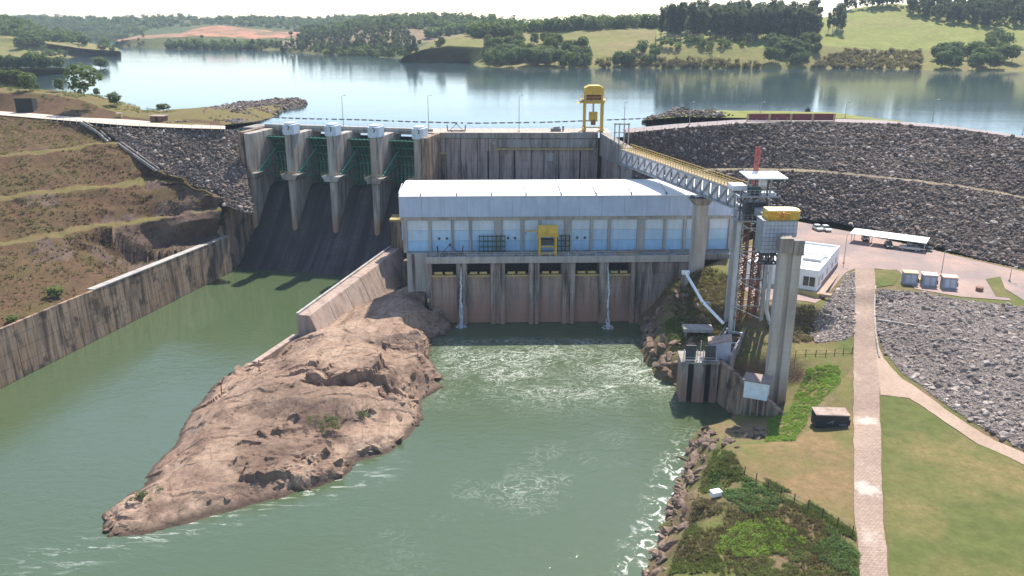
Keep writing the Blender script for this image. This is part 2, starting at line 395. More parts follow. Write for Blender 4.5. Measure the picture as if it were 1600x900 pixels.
# ================================================================== water
def river():
    m = NM('river_water', .07, .5); m.b.inputs['IOR'].default_value = 1.5
    X, Y, Z = m.xyz()
    big = m.noise(.02, 4); c = m.mix(m.ramp(big, [(.35,0),(.65,1)]), (.062,.088,.040), (.066,.093,.050))
    # turbulent discharge below the powerhouse
    out = m.math('MULTIPLY', m.math('MULTIPLY', m.maprange(Y, 140, 164), m.maprange(Y, 187, 184)), m.math('MULTIPLY', m.maprange(X, -21, -12), m.maprange(X, 38, 31)))
    brk = m.ramp(m.noise(.055, 4, dist=.6), [(.36,.22),(.60,1)])
    warp = m.noise(.12, 4, dist=1.6, rough=.6)
    fil = m.math('SUBTRACT', 1.0, m.math('MULTIPLY', m.math('ABSOLUTE', m.math('SUBTRACT', m.noise(.15, 6, m.map((1,1.5,1)), .62, 2.6), .5)), 34.0), clamp=True)
    fil2 = m.math('SUBTRACT', 1.0, m.math('MULTIPLY', m.math('ABSOLUTE', m.math('SUBTRACT', m.noise(.34, 6, m.map((1,1.7,1), loc=(31,7,0)), .65, 2.4), .5)), 30.0), clamp=True)
    speck = m.ramp(m.noise(2.2, 5, m.map((1,1.6,1)), .75), [(.30,0.3),(.58,1)])
    foam = m.math('MULTIPLY', m.math('MULTIPLY', m.math('MAXIMUM', fil, m.math('MULTIPLY', fil2, .6)), m.math('MULTIPLY', speck, brk)), m.math('MULTIPLY', out, .8))
    # drifting streaks further down
    drift = m.math('MULTIPLY', m.maprange(X, -35, -8), m.math('MULTIPLY', m.maprange(Y, 90, 112), m.maprange(Y, 172, 158)))
    patch = m.ramp(m.noise(.045, 4, m.map((1,1,1), loc=(5,55,0))), [(.54,0),(.76,.7)])
    foam = m.math('MAXIMUM', foam, m.math('MULTIPLY', m.math('MULTIPLY', fil, speck), m.math('MULTIPLY', drift, m.math('MULTIPLY', patch, .75))))
    # white water along the right bank and below the rock
    rb = m.math('ADD', X, m.math('MULTIPLY', m.math('SUBTRACT', 131.0, Y), .375)); rbm = m.math('MULTIPLY', m.maprange(rb, 25.5, 30.0), m.maprange(Y, 140, 128))
    foam = m.math('MAXIMUM', foam, m.math('MULTIPLY', m.math('MULTIPLY', rbm, .75), m.ramp(m.noise(.45, 6, dist=1.2, rough=.7), [(.53,0),(.64,1)])))
    ib = m.math('SUBTRACT', m.math('SUBTRACT', Y, 103.0), m.math('MULTIPLY', m.math('ADD', X, 61.0), .56)); ibm = m.math('MULTIPLY', m.math('MULTIPLY', m.maprange(ib, -7.5, -1.0), m.maprange(ib, 6, 2)), m.math('MULTIPLY', m.maprange(X, -75, -58), m.maprange(X, -16, -30)))
    fst = m.noise(.5, 6, m.map((.35,1.6,1), rot=(0,0,-.5)), .7, .8)
    foam = m.math('MAXIMUM', foam, m.math('MULTIPLY', m.math('MULTIPLY', ibm, .75), m.ramp(fst, [(.54,0),(.68,1)])), clamp=True)
    c = m.mix(foam, c, (.62,.66,.60))
    m.col(c); m.rough(m.math('ADD', .045, m.math('MULTIPLY', foam, .7)))
    # ripples: calm under the left wall, broken in the current
    rip = m.ramp(m.noise(.018, 3, m.map((1,1.3,1), loc=(3,1,0))), [(.42,.25),(.6,1)])
    cur = m.math('MAXIMUM', m.maprange(X, -50, -20), m.math('MULTIPLY', m.maprange(Y, 205, 170), rip), clamp=True)
    h = m.math('ADD', m.math('MULTIPLY', m.noise(.35, 4, m.map((1,1.7,1)), .6, .5), 1.0), m.math('MULTIPLY', m.noise(1.4, 4, m.map((1,1.9,1)), .6, .3), .35))
    cur = m.math('MULTIPLY', cur, m.maprange(Y, 188, 181))
    h = m.math('ADD', m.math('MULTIPLY', h, m.math('ADD', m.math('MULTIPLY', cur, .9), .10)), m.math('MULTIPLY', foam, .25))
    m.bump(h, .38, .33); return m.m
def lake():
    m = NM('reservoir_water', .09, .5); m.b.inputs['IOR'].default_value = 1.33
    m.col((.03,.055,.06))
    band = m.ramp(m.noise(.006, 4, m.map((.5,3.0,1))), [(.4,.15),(.65,1)])
    h = m.math('ADD', m.noise(.5, 4, m.map((1,1.8,1)), .6), m.math('MULTIPLY', m.noise(.08, 3, m.map((.6,2.0,1))), 1.5))
    m.bump(m.math('MULTIPLY', h, band), .16, .16); return m.m
MT['river'] = river(); MT['lake'] = lake()

def flat_poly(name, pts, z, mat, kind='structure', parent=None):
    bm = bmesh.new(); f = bm.faces.new([bm.verts.new((p[0],p[1],z)) for p in pts]); bmesh.ops.triangulate(bm, faces=[f]); bmesh.ops.recalc_face_normals(bm, faces=bm.faces[:])
    if bm.faces[:] and sum(f.normal.z for f in bm.faces) < 0: bmesh.ops.reverse_faces(bm, faces=bm.faces[:])
    me = bpy.data.meshes.new(name); bm.to_mesh(me); bm.free(); me.materials.append(mat); o = bpy.data.objects.new(name, me); link(o, parent)
    if kind: o['kind'] = kind
    return o
flat_poly('river', [(-150,45),(70,45),(70,215),(-20,215),(-26,260),(-100,260),(-150,200)], 0.0, MT['river'])

# base ground under everything, out to the horizon
gm = NM('far_ground'); gm.col(gm.mix(gm.ramp(gm.noise(.003, 5), [(.4,0),(.6,1)]), (.12,.13,.05), (.20,.17,.08)))
flat_poly('ground', [(-6000,-3000),(6000,-3000),(6000,9000),(-6000,9000)], -6.0, gm.m)

ZR = 37.6     # reservoir level
ZT = 40.0     # dam crest level

# ------------------------------------------------------------------ crest line (downstream edge), left to right
CR = GL((978,208,ZT),(1060,200,ZT),(1150,193.5,ZT),(1230,190.5,ZT),(1300,190.5,ZT),(1400,194,ZT),(1500,202.5,ZT),(1600,216,ZT),(1720,239,ZT))
flat_poly('reservoir', [(-900,560),(-420,430)] + [(p.x,p.y+5) for p in GL((-260,150,40),(-60,168,40),(0,174,40),(60,178,40),(125,184,40),(200,187,40),(280,194,40),(345,197,40))] + [(-70,274),(-20,262),(30,262)] + [(p.x+2,p.y+5) for p in CR[1:]] + [(420,205),(2200,205),(2200,1700),(-2200,1700),(-2200,560)], ZR, MT['lake'])

# ------------------------------------------------------------------ right embankment
rng = np.random.default_rng(3)
BERM = GL((978,272,27.2),(1060,268,27.2),(1150,265,27.2),(1230,266,27.2),(1300,270,27.2),(1400,280,27.2),(1500,293,27.2),(1600,310,27.2),(1720,336,27.2))
BERM_IN = [p+Vector((.6,3.4,.15)) for p in BERM]
TOE = GL((978,340,15),(1060,338,15),(1150,338,15),(1230,338,15),(1300,347,15),(1345,356,15),(1400,367,15),(1450,381,15),(1500,396,15),(1600,420,15),(1720,448,15))
emb = Surf([TOE, BERM, BERM_IN, CR], 120, [26,2,26], .5, 9, 3)
embo = emb.build('embankment', [MT['riprap_base'], MT['berm']], midx=[0,1,0])
CR_B = [p+Vector((1.0,10.5,0)) for p in CR]
UP = [p+Vector((3,22,-12)) for p in CR]
rd = Surf([[p+Vector((0,0,.05)) for p in CR], [p+Vector((0,0,.05)) for p in CR_B]], 60, 3); rd.build('crest_road', MT['crestroad'])
Surf([CR_B, UP], 60, 4, .3, 4, 5).build('upstream_slope', MT['riprap_base'])

# rock templates: jittered icosahedra
def ico(sub):
    bm = bmesh.new(); bmesh.ops.create_icosphere(bm, subdivisions=sub, radius=1.0); v = np.array([list(q.co) for q in bm.verts]); f = np.array([[q.index for q in t.verts] for t in bm.faces]); bm.free(); return v, f
ICO1 = ico(1); ICO2 = ico(2)
def rock_templates(n, base, jit, rng):
    out = []
    for _ in range(n):
        v = base[0].copy(); d = rng.normal(size=(7,3)); d /= np.linalg.norm(d, axis=1)[:,None]; c = rng.uniform(.42,.8,9); d = np.concatenate([d, -d[:2]+rng.normal(0,.2,(2,3))]); d /= np.linalg.norm(d, axis=1)[:,None]
        for k in range(9):                                        # cut flat faces
            t = v@d[k]; m = t > c[k]; v[m] -= np.outer(t[m]-c[k], d[k])
        v *= 1+rng.normal(0, jit, (len(v),1)); v *= np.array([1.15,.95,.75]); out.append((v, base[1]))
    return out
RT1 = rock_templates(10, ICO1, .10, rng); RT2 = rock_templates(10, ICO2, .05, rng)
def rots(n, rng, full=True):
    a = rng.uniform(0, 2*math.pi, n); b = rng.normal(0, .5 if full else .1, n); c = rng.normal(0, .5 if full else .1, n)
    ca, sa, cb, sb, cc, scn = np.cos(a), np.sin(a), np.cos(b), np.sin(b), np.cos(c), np.sin(c); o = np.zeros(n); i = np.ones(n)
    Rz = np.stack([ca,-sa,o,sa,ca,o,o,o,i],1).reshape(n,3,3); Rx = np.stack([i,o,o,o,cb,-sb,o,sb,cb],1).reshape(n,3,3); Ry = np.stack([cc,o,scn,o,i,o,-scn,o,cc],1).reshape(n,3,3)
    return Rz@Rx@Ry
def scatter_mesh(name, pos, size, templates, mat, rng, parent=None, kind='stuff', full=True, smooth=False):
    """many copies of small templates merged into one mesh"""
    n = len(pos); which = rng.integers(0, len(templates), n); M = rots(n, rng, full); V = []; F = []; off = 0
    size = np.asarray(size); size = size[:,None]*np.ones((1,3)) if size.ndim == 1 else size
    for t, (tv, tf) in enumerate(templates):
        k = np.where(which == t)[0]
        if not len(k): continue
        w = tv[None]*size[k][:,None,:]; w = np.einsum('nij,nvj->nvi', M[k], w)+pos[k][:,None,:]
        V.append(w.reshape(-1,3)); F.append((tf[None]+(np.arange(len(k))*len(tv))[:,None,None]+off).reshape(-1, tf.shape[1])); off += len(k)*len(tv)
    o = mesh_np(name, np.concatenate(V), np.concatenate(F), mat, parent, smooth)
    if kind: o['kind'] = kind
    return o
def rocksize(n, rng, lo, hi): return np.where(rng.random(n) < .04, hi*rng.uniform(1.0,1.5,n), lo*.8+(hi-lo)*rng.random(n)**2.4)
p = emb.scatter(24500, rng, [0,2]); scatter_mesh('rockfill', p, rocksize(len(p), rng, .31, .78), RT1, MT['riprap'], rng, embo)
p = emb.scatter(200, rng, [0,2]); scatter_mesh('large_block', p, rng.uniform(.7,1.15,len(p)), RT2, MT['riprap'], rng, embo)
p = emb.scatter(500, rng, [1]); scatter_mesh('berm_stone', p, rocksize(len(p), rng, .12, .3), RT1, MT['riprap'], rng, embo)

# little headland of rock and grass behind the crest road
HL = [Vector((p.x, p.y, 0)) for p in GL((1004,190,39),(1060,185,39),(1120,186,39),(1180,187,39),(1300,187,39),(1420,193,39))]
hl_near = [Vector((p.x, p.y-3, 39.9)) for p in HL]
hl_top = [Vector((p.x+2, p.y+16, 40.3)) for p in HL]; hl_top[0] = HL[0]+Vector((3,7,39.5)); hl_top[-1] = HL[-1]+Vector((0,4,39.2))
hl_back = [Vector((p.x+3, p.y+30, 36)) for p in HL]; hl_back[0] = HL[0]+Vector((0,11,36.5)); hl_back[-1] = HL[-1]+Vector((0,9,36.5))
hs = Surf([hl_near, hl_top, hl_back], 60, [8,8], .5, 8, 9); headland = hs.build('headland', MT['hill_green'])
p = hs.scatter(2600, rng); p = p[(p[:,0] < G(1125,186,39).x+rng.normal(0,3,len(p)))]; p[:,2] += .2
scatter_mesh('rockfill', p, rocksize(len(p), rng, .45, 1.2), RT1, MT['riprap'], rng, headland)

# ------------------------------------------------------------------ left bank: road, terraces, abutment
def lift(pts, dx, dy, dz): return [p+Vector((dx,dy,dz)) for p in pts]
WL0 = Vector((-85.3,240.4,0)); WD = Vector((-.244,-.9697,0))              # foot line of the left channel wall
wall_at = lambda s, off=0.0, z=0.0: Vector((WL0.x+WD.x*s-.9697*off, WL0.y+WD.y*s+.244*off, z))
A0 = [wall_at(165,1.0,11.6), wall_at(120,1.0,11.6), wall_at(86,1.0,11.2), wall_at(40,1.0,10.6), wall_at(14,1.0,10.3), wall_at(2,1.0,10.2)]
A1 = GL((-260,520,13.2),(-60,468,13.0),(0,462,13.0),(150,418,12.0),(235,390,11.0),(300,379,10.8)) + [wall_at(1,3,10.6)]
A1b = GL((-260,470,16.4),(-60,432,16.2),(0,424,16.0),(140,388,15.2),(235,360,15.6),(300,353,16.4),(343,350,16.6))
B3 = GL((-260,440,18.8),(-60,396,18.8),(0,385,18.8),(60,376,18.8),(130,361,18.7),(235,345,18.4),(300,342,17.9),(346,340,18.2))
B3i = lift(B3, -2.0, 4.6, .35)
B2 = GL((-260,345,26.3),(-60,318,26.3),(0,311,26.3),(100,301,26.3),(180,292,26.4),(240,280,26.9),(300,300,23.8),(346,322,20.9))
B2i = lift(B2[:-2], -1.8, 4.4, .35)+lift(B2[-2:], -.3, .6, .4)
B1 = GL((-260,276,33.8),(-60,254,33.8),(0,247,33.8),(80,239,34.3),(150,226,35.4),(184,224,35.7),(250,268,28.9),(346,318,21.4))
B1i = lift(B1[:-2], -1.6, 3.8, .3)+lift(B1[-2:], -.2, .4, .2)
TP = GL((-260,160,39.9),(-60,176,39.9),(0,182,39.9),(70,188,39.9),(128,193,39.9),(160,200,39.2),(235,260,29.5),(340,312,22.0))
lb = Surf([A0, A1, A1b, B3, B3i, B2, B2i, B1, B1i, TP], 230, [8,9,6,3,15,3,15,3,15], 1.15, 5, 21, .7)
_w = np.clip((lb.g[:,:,0]+116)/10,0,1)*np.clip((lb.g[:,:,1]-200)/10,0,1)*np.clip((31-lb.g[:,:,2])/4,0,1); _e = np.ones(lb.g.shape[0]); _e[:2] = 0
_w = _w*_e[:,None]; _fx = facets(lb.g[:,:,0],lb.g[:,:,1]+lb.g[:,:,2]*.8,260,.75,.10,51); lb.g[:,:,2] += _w*_fx; lb.g[:,:,1] -= _w*.9*facets(lb.g[:,:,0],lb.g[:,:,1]+lb.g[:,:,2]*.8,420,.55,.1,52); lb.v = lb.g.reshape(-1,3)
lbo = lb.build('hillside', [MT['slope'], MT['bench'], MT['cliff']], midx=[0,0,0,1,0,1,0,1,0])
# steep rock cut above the upper end of the channel wall takes the rock material
_me = lbo.data; _c = np.zeros(len(_me.polygons)*3); _me.polygons.foreach_get('center', _c); _c = _c.reshape(-1,3); _mi = lb.fb.copy()*0; _mi[np.isin(lb.fb,[3,5,7])] = 1
_mi[(_c[:,0] > -108)&(_c[:,1] > 214)&(lb.fb < 3)] = 2; _mi[(_c[:,0] > -100)&(lb.fb < 7)&(_c[:,2] < 24)&(fbm(_c[:,0],_c[:,1],5,3,4) > -.12)] = 2
_mi[(fbm(_c[:,0],_c[:,1],12,4,14) > .22)&(lb.fb < 5)&(_mi == 0)] = 2
_me.polygons.foreach_set('material_index', _mi.astype(np.int32))
AB_T = GL((158,199.5,39.6),(200,200,39.6),(260,201,39.6),(320,202,39.6),(352,203,39.6),(374,204,39.0)); AB_B = GL((238,262,29.3),(290,285,25.6),(330,306,22.6),(352,322,20.4),(376,330,19.0),(396,334,18.0))
ab = Surf([AB_B, AB_T], 60, 30, .5, 6, 31, fix=False); abo = ab.build('abutment_slope', MT['riprap_base'])
p = ab.scatter(5200, rng); scatter_mesh('rockfill', p, rocksize(len(p), rng, .3, .72), RT1, MT['riprap'], rng, abo)
# road along the left crest and the ground behind it
RDn = GL((-260,158,40),(-60,174,40),(0,180,40),(60,185,40),(125,190.5,40),(200,196.5,40),(280,200,40),(352,202,40))
RDf = GL((-260,150,40),(-60,168,40),(0,174,40),(60,178,40),(125,184,40),(200,187,40),(280,194,40),(352,197,40))
Surf([lift(RDn,0,0,.08), lift(RDf,0,0,.08)], 80, 3, .05, 4, 2).build('left_crest_road', MT['paleroad'])
C1 = lift(RDf, 0, .6, .05)
C2 = GL((-260,118,49),(-60,140,46.5),(0,146,45.8),(70,147,45.4),(120,154,44.2),(170,172,41.6),(200,182,40.6),(260,186,40.4),(340,190,40.2))
C3 = lift(C2[:3],-4,16,.6)+lift(C2[3:6],-2,14,.2)+lift(C2[6:],0,8,.1)
C4 = GL((-260,128,36),(-60,142,36),(10,148,36),(75,150,36),(130,152,36),(190,166,36),(215,172,36),(270,178,36),(335,184,36)); C4 = lift(C4, 0, 12, 0)
lc = Surf([C1, C2, C3, C4], 90, [10,8,8], .8, 9, 41); lco = lc.build('knoll', [MT['slope'], MT['bench']], midx=[0,1,1])
# rock groyne reaching into the reservoir
J0 = GL((312,189,38.6),(370,186,37.3),(430,178,37.3),(472,168,37.3),(480,164,37.3)); J1 = GL((315,178,40.4),(370,170,40.0),(430,160,39.9),(468,157.5,39.7),(479,161,38.2)); J2 = GL((318,170,37),(372,161,37),(430,155,36.8),(462,154,36.8),(480,159,36.8))
jt = Surf([J0, J1, J2], 60, [10,6], .5, 5, 43); jto = jt.build('groyne', MT['riprap_base'])
p = jt.scatter(2400, rng); scatter_mesh('rockfill', p, rocksize(len(p), rng, .5, 1.15), RT1, MT['riprap'], rng, jto)

# grassy strip that joins the groyne to the bank
g0 = GL((236,192,40.1),(300,195,40.1),(350,195,39.8),(400,190,38.4),(432,182,37.3)); g1 = GL((236,180,40.9),(300,176,41.0),(350,172,40.9),(400,168,40.4),(440,164,39.4)); g2 = GL((240,172,37),(300,168,37),(350,164,37),(400,161,37),(440,158,37))
gpt = Surf([g0, g1, g2], 60, [10,6], .3, 6, 47); gpo = gpt.build('grassy_point', MT['bench'])
p = gpt.scatter(900, rng, [0]); p = p[(fbm(p[:,0],p[:,1],8,3,48)+(p[:,0]+95)/40 > .1)]; scatter_mesh('rockfill', p, rocksize(len(p), rng, .35, .9), RT1, MT['riprap'], rng, gpo)

# ------------------------------------------------------------------ rock island below the powerhouse
ISL = [(150,853,.0),(172,795,.0),(224,746,0),(270,694,0),(299,642,0),(335,605,0),(400,560,0),(462,523,0),(230,836,0),(330,806,0),(430,780,0),(530,748,0),(560,722,0),(610,705,0),(640,680,0),(660,652,0),(658,625,0),(664,600,0),(652,578,0),(669,560,0),(673,532,0),(672,505,0),
 (190,812,1.7),(188,796,1.8),(244,758,2.5),(278,746,3.2),(330,700,4.3),(340,760,2.6),(420,690,3.4),(430,745,2.3),(500,715,2.6),(525,735,1.4),(322,652,3.6),(345,628,4.0),(400,585,4.4),(480,558,4.8),(560,528,5.4),(620,498,6.0),(645,488,6.2),(655,515,5.2),(650,545,5.4),(600,560,5.8),(540,592,6.0),(470,592,5.4),
 (360,640,4.8),(425,618,6.0),(480,622,6.3),(540,620,6.5),(590,598,6.4),(640,568,5.6),(655,546,5.4),(655,576,4.8),(430,656,3.4),(500,672,2.9),(560,664,2.7),(618,640,2.4),(640,636,2.2),(650,592,3.2),(570,690,1.9),(610,680,1.6),(380,665,4.2),(312,694,3.9),(252,782,2.6),
 (600,482,6.5),(640,458,7.2),(676,458,7.0),(676,485,4.5),(560,502,5.8),(500,529,4.4),(468,528,2.6),(612,462,7),(650,440,7.2)]
isl_w = [G(*p) for p in ISL]
isl_w += [G(a,b,0)+Vector(o) for a,b,o in ((120,860,(-3,-2,-3)),(150,790,(-5,0,-3)),(240,680,(-5,0,-3)),(330,590,(-4,1,-3)),(440,520,(-4,1,-3)),(330,830,(2,-4,-3)),(540,775,(3,-4,-3)),(680,690,(4,-3,-3)),(690,600,(4,0,-3)),(700,520,(4,0,-3)))]
isl_t = Tin(isl_w)
x = np.arange(-72, -12, .32); y = np.arange(96, 214, .32); X, Y = np.meshgrid(x, y); Z = smooth(isl_t(X, Y), 2)
rough = np.clip((Z+.6)/2.0, 0, 1)
flatten = np.clip((Y-158)/18, 0, 1)*np.clip((-22-X)/4, 0, 1)
_al = X*.80+Y*.60; _ac = -X*.60+Y*.80                      # along and across the outcrop
act = np.clip(.36+1.5*fbm(X, Y, 15, 3, 77), .16, .95)*(1-.8*flatten)     # smooth sheets next to broken ground
wx = _al+2.2*fbm(X, Y, 7, 3, 18); wy = _ac+2.2*fbm(X+50, Y, 7, 3, 19)
brk = facets(wx, wy, 150, .50, .13, 31, .5, 1.0)+facets(wx, wy, 1300, .20, .18, 32, .5, 1.0)+facets(X, Y, 5000, .06, .2, 33, .7, 1.0)
grv = -np.clip(fbm(wx*.4, wy, 5.5, 3, 15, True)-.35, 0, 1)*1.6           # joints worn into grooves
Z = Z+rough*(.8*fbm(X, Y, 15, 3, 8)+act*brk+(.35+.65*act)*grv+.14*act*fbm(wx*.5, wy, 1.6, 4, 16, True))+.05*fbm(X, Y, .8, 3, 7)
Z = np.where(np.isnan(Z), -4, Z)
Z = np.where((Y > 196)&(X > -22), -4, Z)
nr, nc = X.shape; ii = np.arange(nr*nc).reshape(nr,nc); F = np.stack([ii[:-1,:-1],ii[:-1,1:],ii[1:,1:],ii[1:,:-1]],-1).reshape(-1,4); vz = Z.ravel(); F = F[(vz[F] > -1.6).any(1)]
V = np.stack([X.ravel(),Y.ravel(),vz],1); used = np.unique(F); rm = np.full(len(V), -1); rm[used] = np.arange(len(used))
isl = mesh_np('rock_island', V[used], rm[F], MT['island'], None, False); isl['kind'] = 'structure'
_s = (vz > .0)&(vz < 4.5)&(V[:,1] < 190); _g = np.gradient(Z, .32); _s &= (np.hypot(*_g).ravel() > .75); _k = np.where(_s)[0]
ISL_EDGE = V[np.random.default_rng(5).choice(_k, 420)] if len(_k) else np.zeros((0,3))

# ------------------------------------------------------------------ right bank terrain
RB = [(1000,506,0),(1012,542,0),(1030,576,0),(1058,600,0),(1088,688,0),(1074,722,0),(1064,762,0),(1046,800,0),(1030,842,0),(1014,880,0),(1000,930,0),
 (1110,668,2.6),(1122,688,5.6),(1100,700,3.5),(1106,735,5.6),(1088,760,3.2),(1090,790,5.6),(1068,820,3.0),(1070,845,5.2),(1048,870,3.0),(1058,905,5.0),(1150,708,7.8),(1178,760,7.6),(1225,820,7.2),(1180,830,6.6),(1130,800,6.2),(1120,880,5.8),(1300,870,7.2),(1250,920,6.6),(1330,880,7.8),(1340,940,7.9),
 (1200,700,8),(1330,570,8.8),(1332,700,8),(1335,850,8),(1400,640,8),(1385,900,8),(1400,960,8),(1500,750,8),(1600,900,8),(1750,920,8),(1600,735,8),(1760,780,8),(1000,970,4),(1100,970,5.5),(1600,1000,8),(1760,1000,8),
 (1400,580,8.6),(1480,642,8.2),(1600,715,8.2),(1760,760,8.2),(1600,690,9.2),(1500,630,9.0),(1430,570,9.2),(1760,720,9.4),
 (1062,640,-2.5),(1100,640,-2.5),(1120,662,-2),(1078,664,-2),(1128,640,-2),(1212,636,3.0),(1196,664,4.2),(1190,690,6.6),(1232,606,3.6),(1248,655,6.2),(1312,585,8.2),(1302,612,8.1),(1232,690,7.6),(1268,600,6.4),(1180,640,2.6),(1160,600,2.5),
 (1240,556,9.0),(1335,552,9.0),(1250,532,9.2),(1332,530,9.4),(1195,560,7.5),(1196,540,9.0),
 (1190,518,9.8),(1232,512,10.2),(1275,520,9.6),(1190,478,14.6),(1232,476,14.8),(1272,476,14.8),(1324,428,15),(1336,422,15),(1305,470,13.4),(1318,500,11.4),(1310,530,9.6),
 (1078,562,4.5),(1110,540,7),(1140,520,8.5),(1090,505,8.5),(1150,560,7),(1125,566,5),
 (1030,470,6),(1018,500,1.5),(1048,442,12),(1076,428,15),(1110,418,16.4),(1142,425,16),(1130,470,13.6),(1100,476,11.5),(1160,476,13.4),(1056,520,7),(1048,560,4.2),(1024,535,3.6),(1060,480,9.0),(1030,440,9),
 (1150,398,16),(1190,440,15),(1190,380,15),(1240,344,15),(1300,356,15),(1400,420,15),(1440,456,15),(1500,466,15),(1600,478,15),(1760,490,15),(1450,400,15),(1600,432,15),(1760,455,15),(1400,378,15),(1340,364,15),
 (1368,436,15),(1372,500,11.8),(1376,552,9.0),(1372,452,14.8),(1352,420,15),(1352,480,12.2),(1352,550,8.95),(1600,580,12.6),(1500,550,12.2),(1760,600,12.6),(1420,510,12.3)]
rb_w = [G(*p) for p in RB]+[G(a,b,0)+Vector((-4.5,0,-3.5)) for a,b in ((1000,506),(1012,542),(1030,576),(1058,600),(1088,688),(1074,722),(1064,762),(1046,800),(1030,842),(1014,880),(1000,930))]+[Vector((8,70,-3.5)),Vector((60,70,6.5)),Vector((160,70,8))]
rb_t = Tin(rb_w)
_eps = .8
def rb_raw(x, y): return rb_t(x, y)
x = np.arange(12, 150, .7); y = np.arange(72, 250, .7); X, Y = np.meshgrid(x, y); Z = rb_raw(X, Y)
import warnings; warnings.simplefilter('ignore')
Z = smooth(Z, 2)
gy, gx = np.gradient(Z, .7); sl_ = np.nan_to_num(np.hypot(gx, gy)); amp = np.clip((sl_-.22)*1.6, 0, 1.1)
amp = smooth(amp, 2)
Z0 = Z+.03*fbm(X, Y, 5, 3, 2)
Z = Z0+amp*(1.0*fbm(X, Y, 5, 5, 61, True)+.25*fbm(X, Y, 1.3, 3, 62))
RBX, RBY, RBZ = x, y, Z
nr, nc = X.shape; ii = np.arange(nr*nc).reshape(nr,nc); F = np.stack([ii[:-1,:-1],ii[:-1,1:],ii[1:,1:],ii[1:,:-1]],-1).reshape(-1,4); vz = Z.ravel(); F = F[~np.isnan(vz[F]).any(1)]
F = F[(vz[F] > -3.4).any(1)]
V = np.stack([X.ravel(),Y.ravel(),vz],1); used = np.unique(F); rm = np.full(len(V), -1); rm[used] = np.arange(len(used))
rbo = mesh_np('river_bank', V[used], rm[F], MT['bank'], None, True); rbo['kind'] = 'structure'
def rbz(x, y):
    x = np.asarray(x, float); y = np.asarray(y, float); fx = np.clip((x-RBX[0])/.7, 0, len(RBX)-1.001); fy = np.clip((y-RBY[0])/.7, 0, len(RBY)-1.001); ix = fx.astype(int); iy = fy.astype(int); fx = fx-ix; fy = fy-iy
    z = RBZ; return (z[iy,ix]*(1-fx)+z[iy,ix+1]*fx)*(1-fy)+(z[iy+1,ix]*(1-fx)+z[iy+1,ix+1]*fx)*fy
def onbank(px, py, z=9.0):
    for _ in range(12):
        p = G(px, py, z); q = float(rbz(p.x, p.y)); z = .5*z+.5*(15.0 if math.isnan(q) else q)
    return G(px, py, z)
def sheet(name, pxpts, mat, dz=.06, step=1.2, edge_noise=0.0, kind='structure', parent=None):
    """thin ground sheet that follows the terrain inside an outline"""
    b = [onbank(*p) for p in pxpts]; ring = []
    for i in range(len(b)):
        a, c = b[i], b[(i+1) % len(b)]; n = max(1, int((c-a).length/step))
        ring += [a.lerp(c, k/n) for k in range(n)]
    rp = [(p.x+edge_noise*float(fbm(p.x,p.y,4,3,9)), p.y+edge_noise*float(fbm(p.x+40,p.y,4,3,10))) for p in ring]
    xs = np.arange(min(p[0] for p in rp), max(p[0] for p in rp), step); ys = np.arange(min(p[1] for p in rp), max(p[1] for p in rp), step)
    X, Y = np.meshgrid(xs, ys); X = X.ravel(); Y = Y.ravel(); m = inside(rp, X, Y)&(edge_dist(rp, X, Y) > step*.5)
    pts = [Vector(p) for p in rp]+[Vector((a,c)) for a,c in zip(X[m],Y[m])]; n = len(rp)
    r = delaunay_2d_cdt(pts, [(i,(i+1) % n) for i in range(n)], [], 1, 1e-4)
    v = np.array([(q.x,q.y,0.0) for q in r[0]]); v[:,2] = rbz(v[:,0],v[:,1])+dz
    me = bpy.data.meshes.new(name); me.from_pydata(v.tolist(), [], [tuple(f) for f in r[2]]); me.materials.append(mat); me.polygons.foreach_set('use_smooth', [True]*len(me.polygons)); me.update()
    o = bpy.data.objects.new(name, me); link(o, parent)
    if sum(p.normal.z for p in me.polygons) < 0: me.flip_normals()
    if kind: o['kind'] = kind
    return o
sheet('parking_yard', [(1150,404),(1196,372),(1236,344),(1300,354),(1400,376),(1500,402),(1600,425),(1740,452),(1740,480),(1600,470),(1545,436),(1580,470),(1500,464),(1430,452),(1404,424),(1366,420),(1336,420),(1322,426),(1274,474),(1190,470),(1150,440)], MT['yard'], .10)
sheet('lawn', [(1160,694),(1235,692),(1300,640),(1310,600),(1333,575),(1334,700),(1336,842),(1260,790),(1200,758),(1165,742),(1148,715)], MT['lawn_dry'], .07, edge_noise=.5)
sheet('lawn', [(1376,622),(1400,618),(1450,642),(1520,690),(1600,728),(1740,790),(1740,905),(1390,905),(1380,760)], MT['lawn'], .07, edge_noise=.35)
sheet('lawn', [(1366,422),(1402,422),(1406,430),(1396,446),(1368,450)], MT['lawn'], .13)
sheet('lawn', [(1540,437),(1563,433),(1576,466),(1556,464)], MT['lawn'], .16)
sheet('lawn', [(1240,556),(1242,536),(1290,540),(1330,524),(1334,552)], MT['lawn'], .07, edge_noise=.4)
sheet('paved_path', [(1335,420),(1366,420),(1366,470),(1368,540),(1374,600),(1376,700),(1379,800),(1388,910),(1344,910),(1335,800),(1334,600),(1335,500)], MT['paving'], .14, edge_noise=.22)
sheet('dirt_road', [(1368,520),(1380,560),(1410,592),(1455,622),(1500,656),(1555,690),(1610,712),(1740,762),(1740,790),(1600,727),(1530,695),(1460,648),(1420,622),(1376,618),(1370,570)], MT['dirt'], .10, edge_noise=.3)
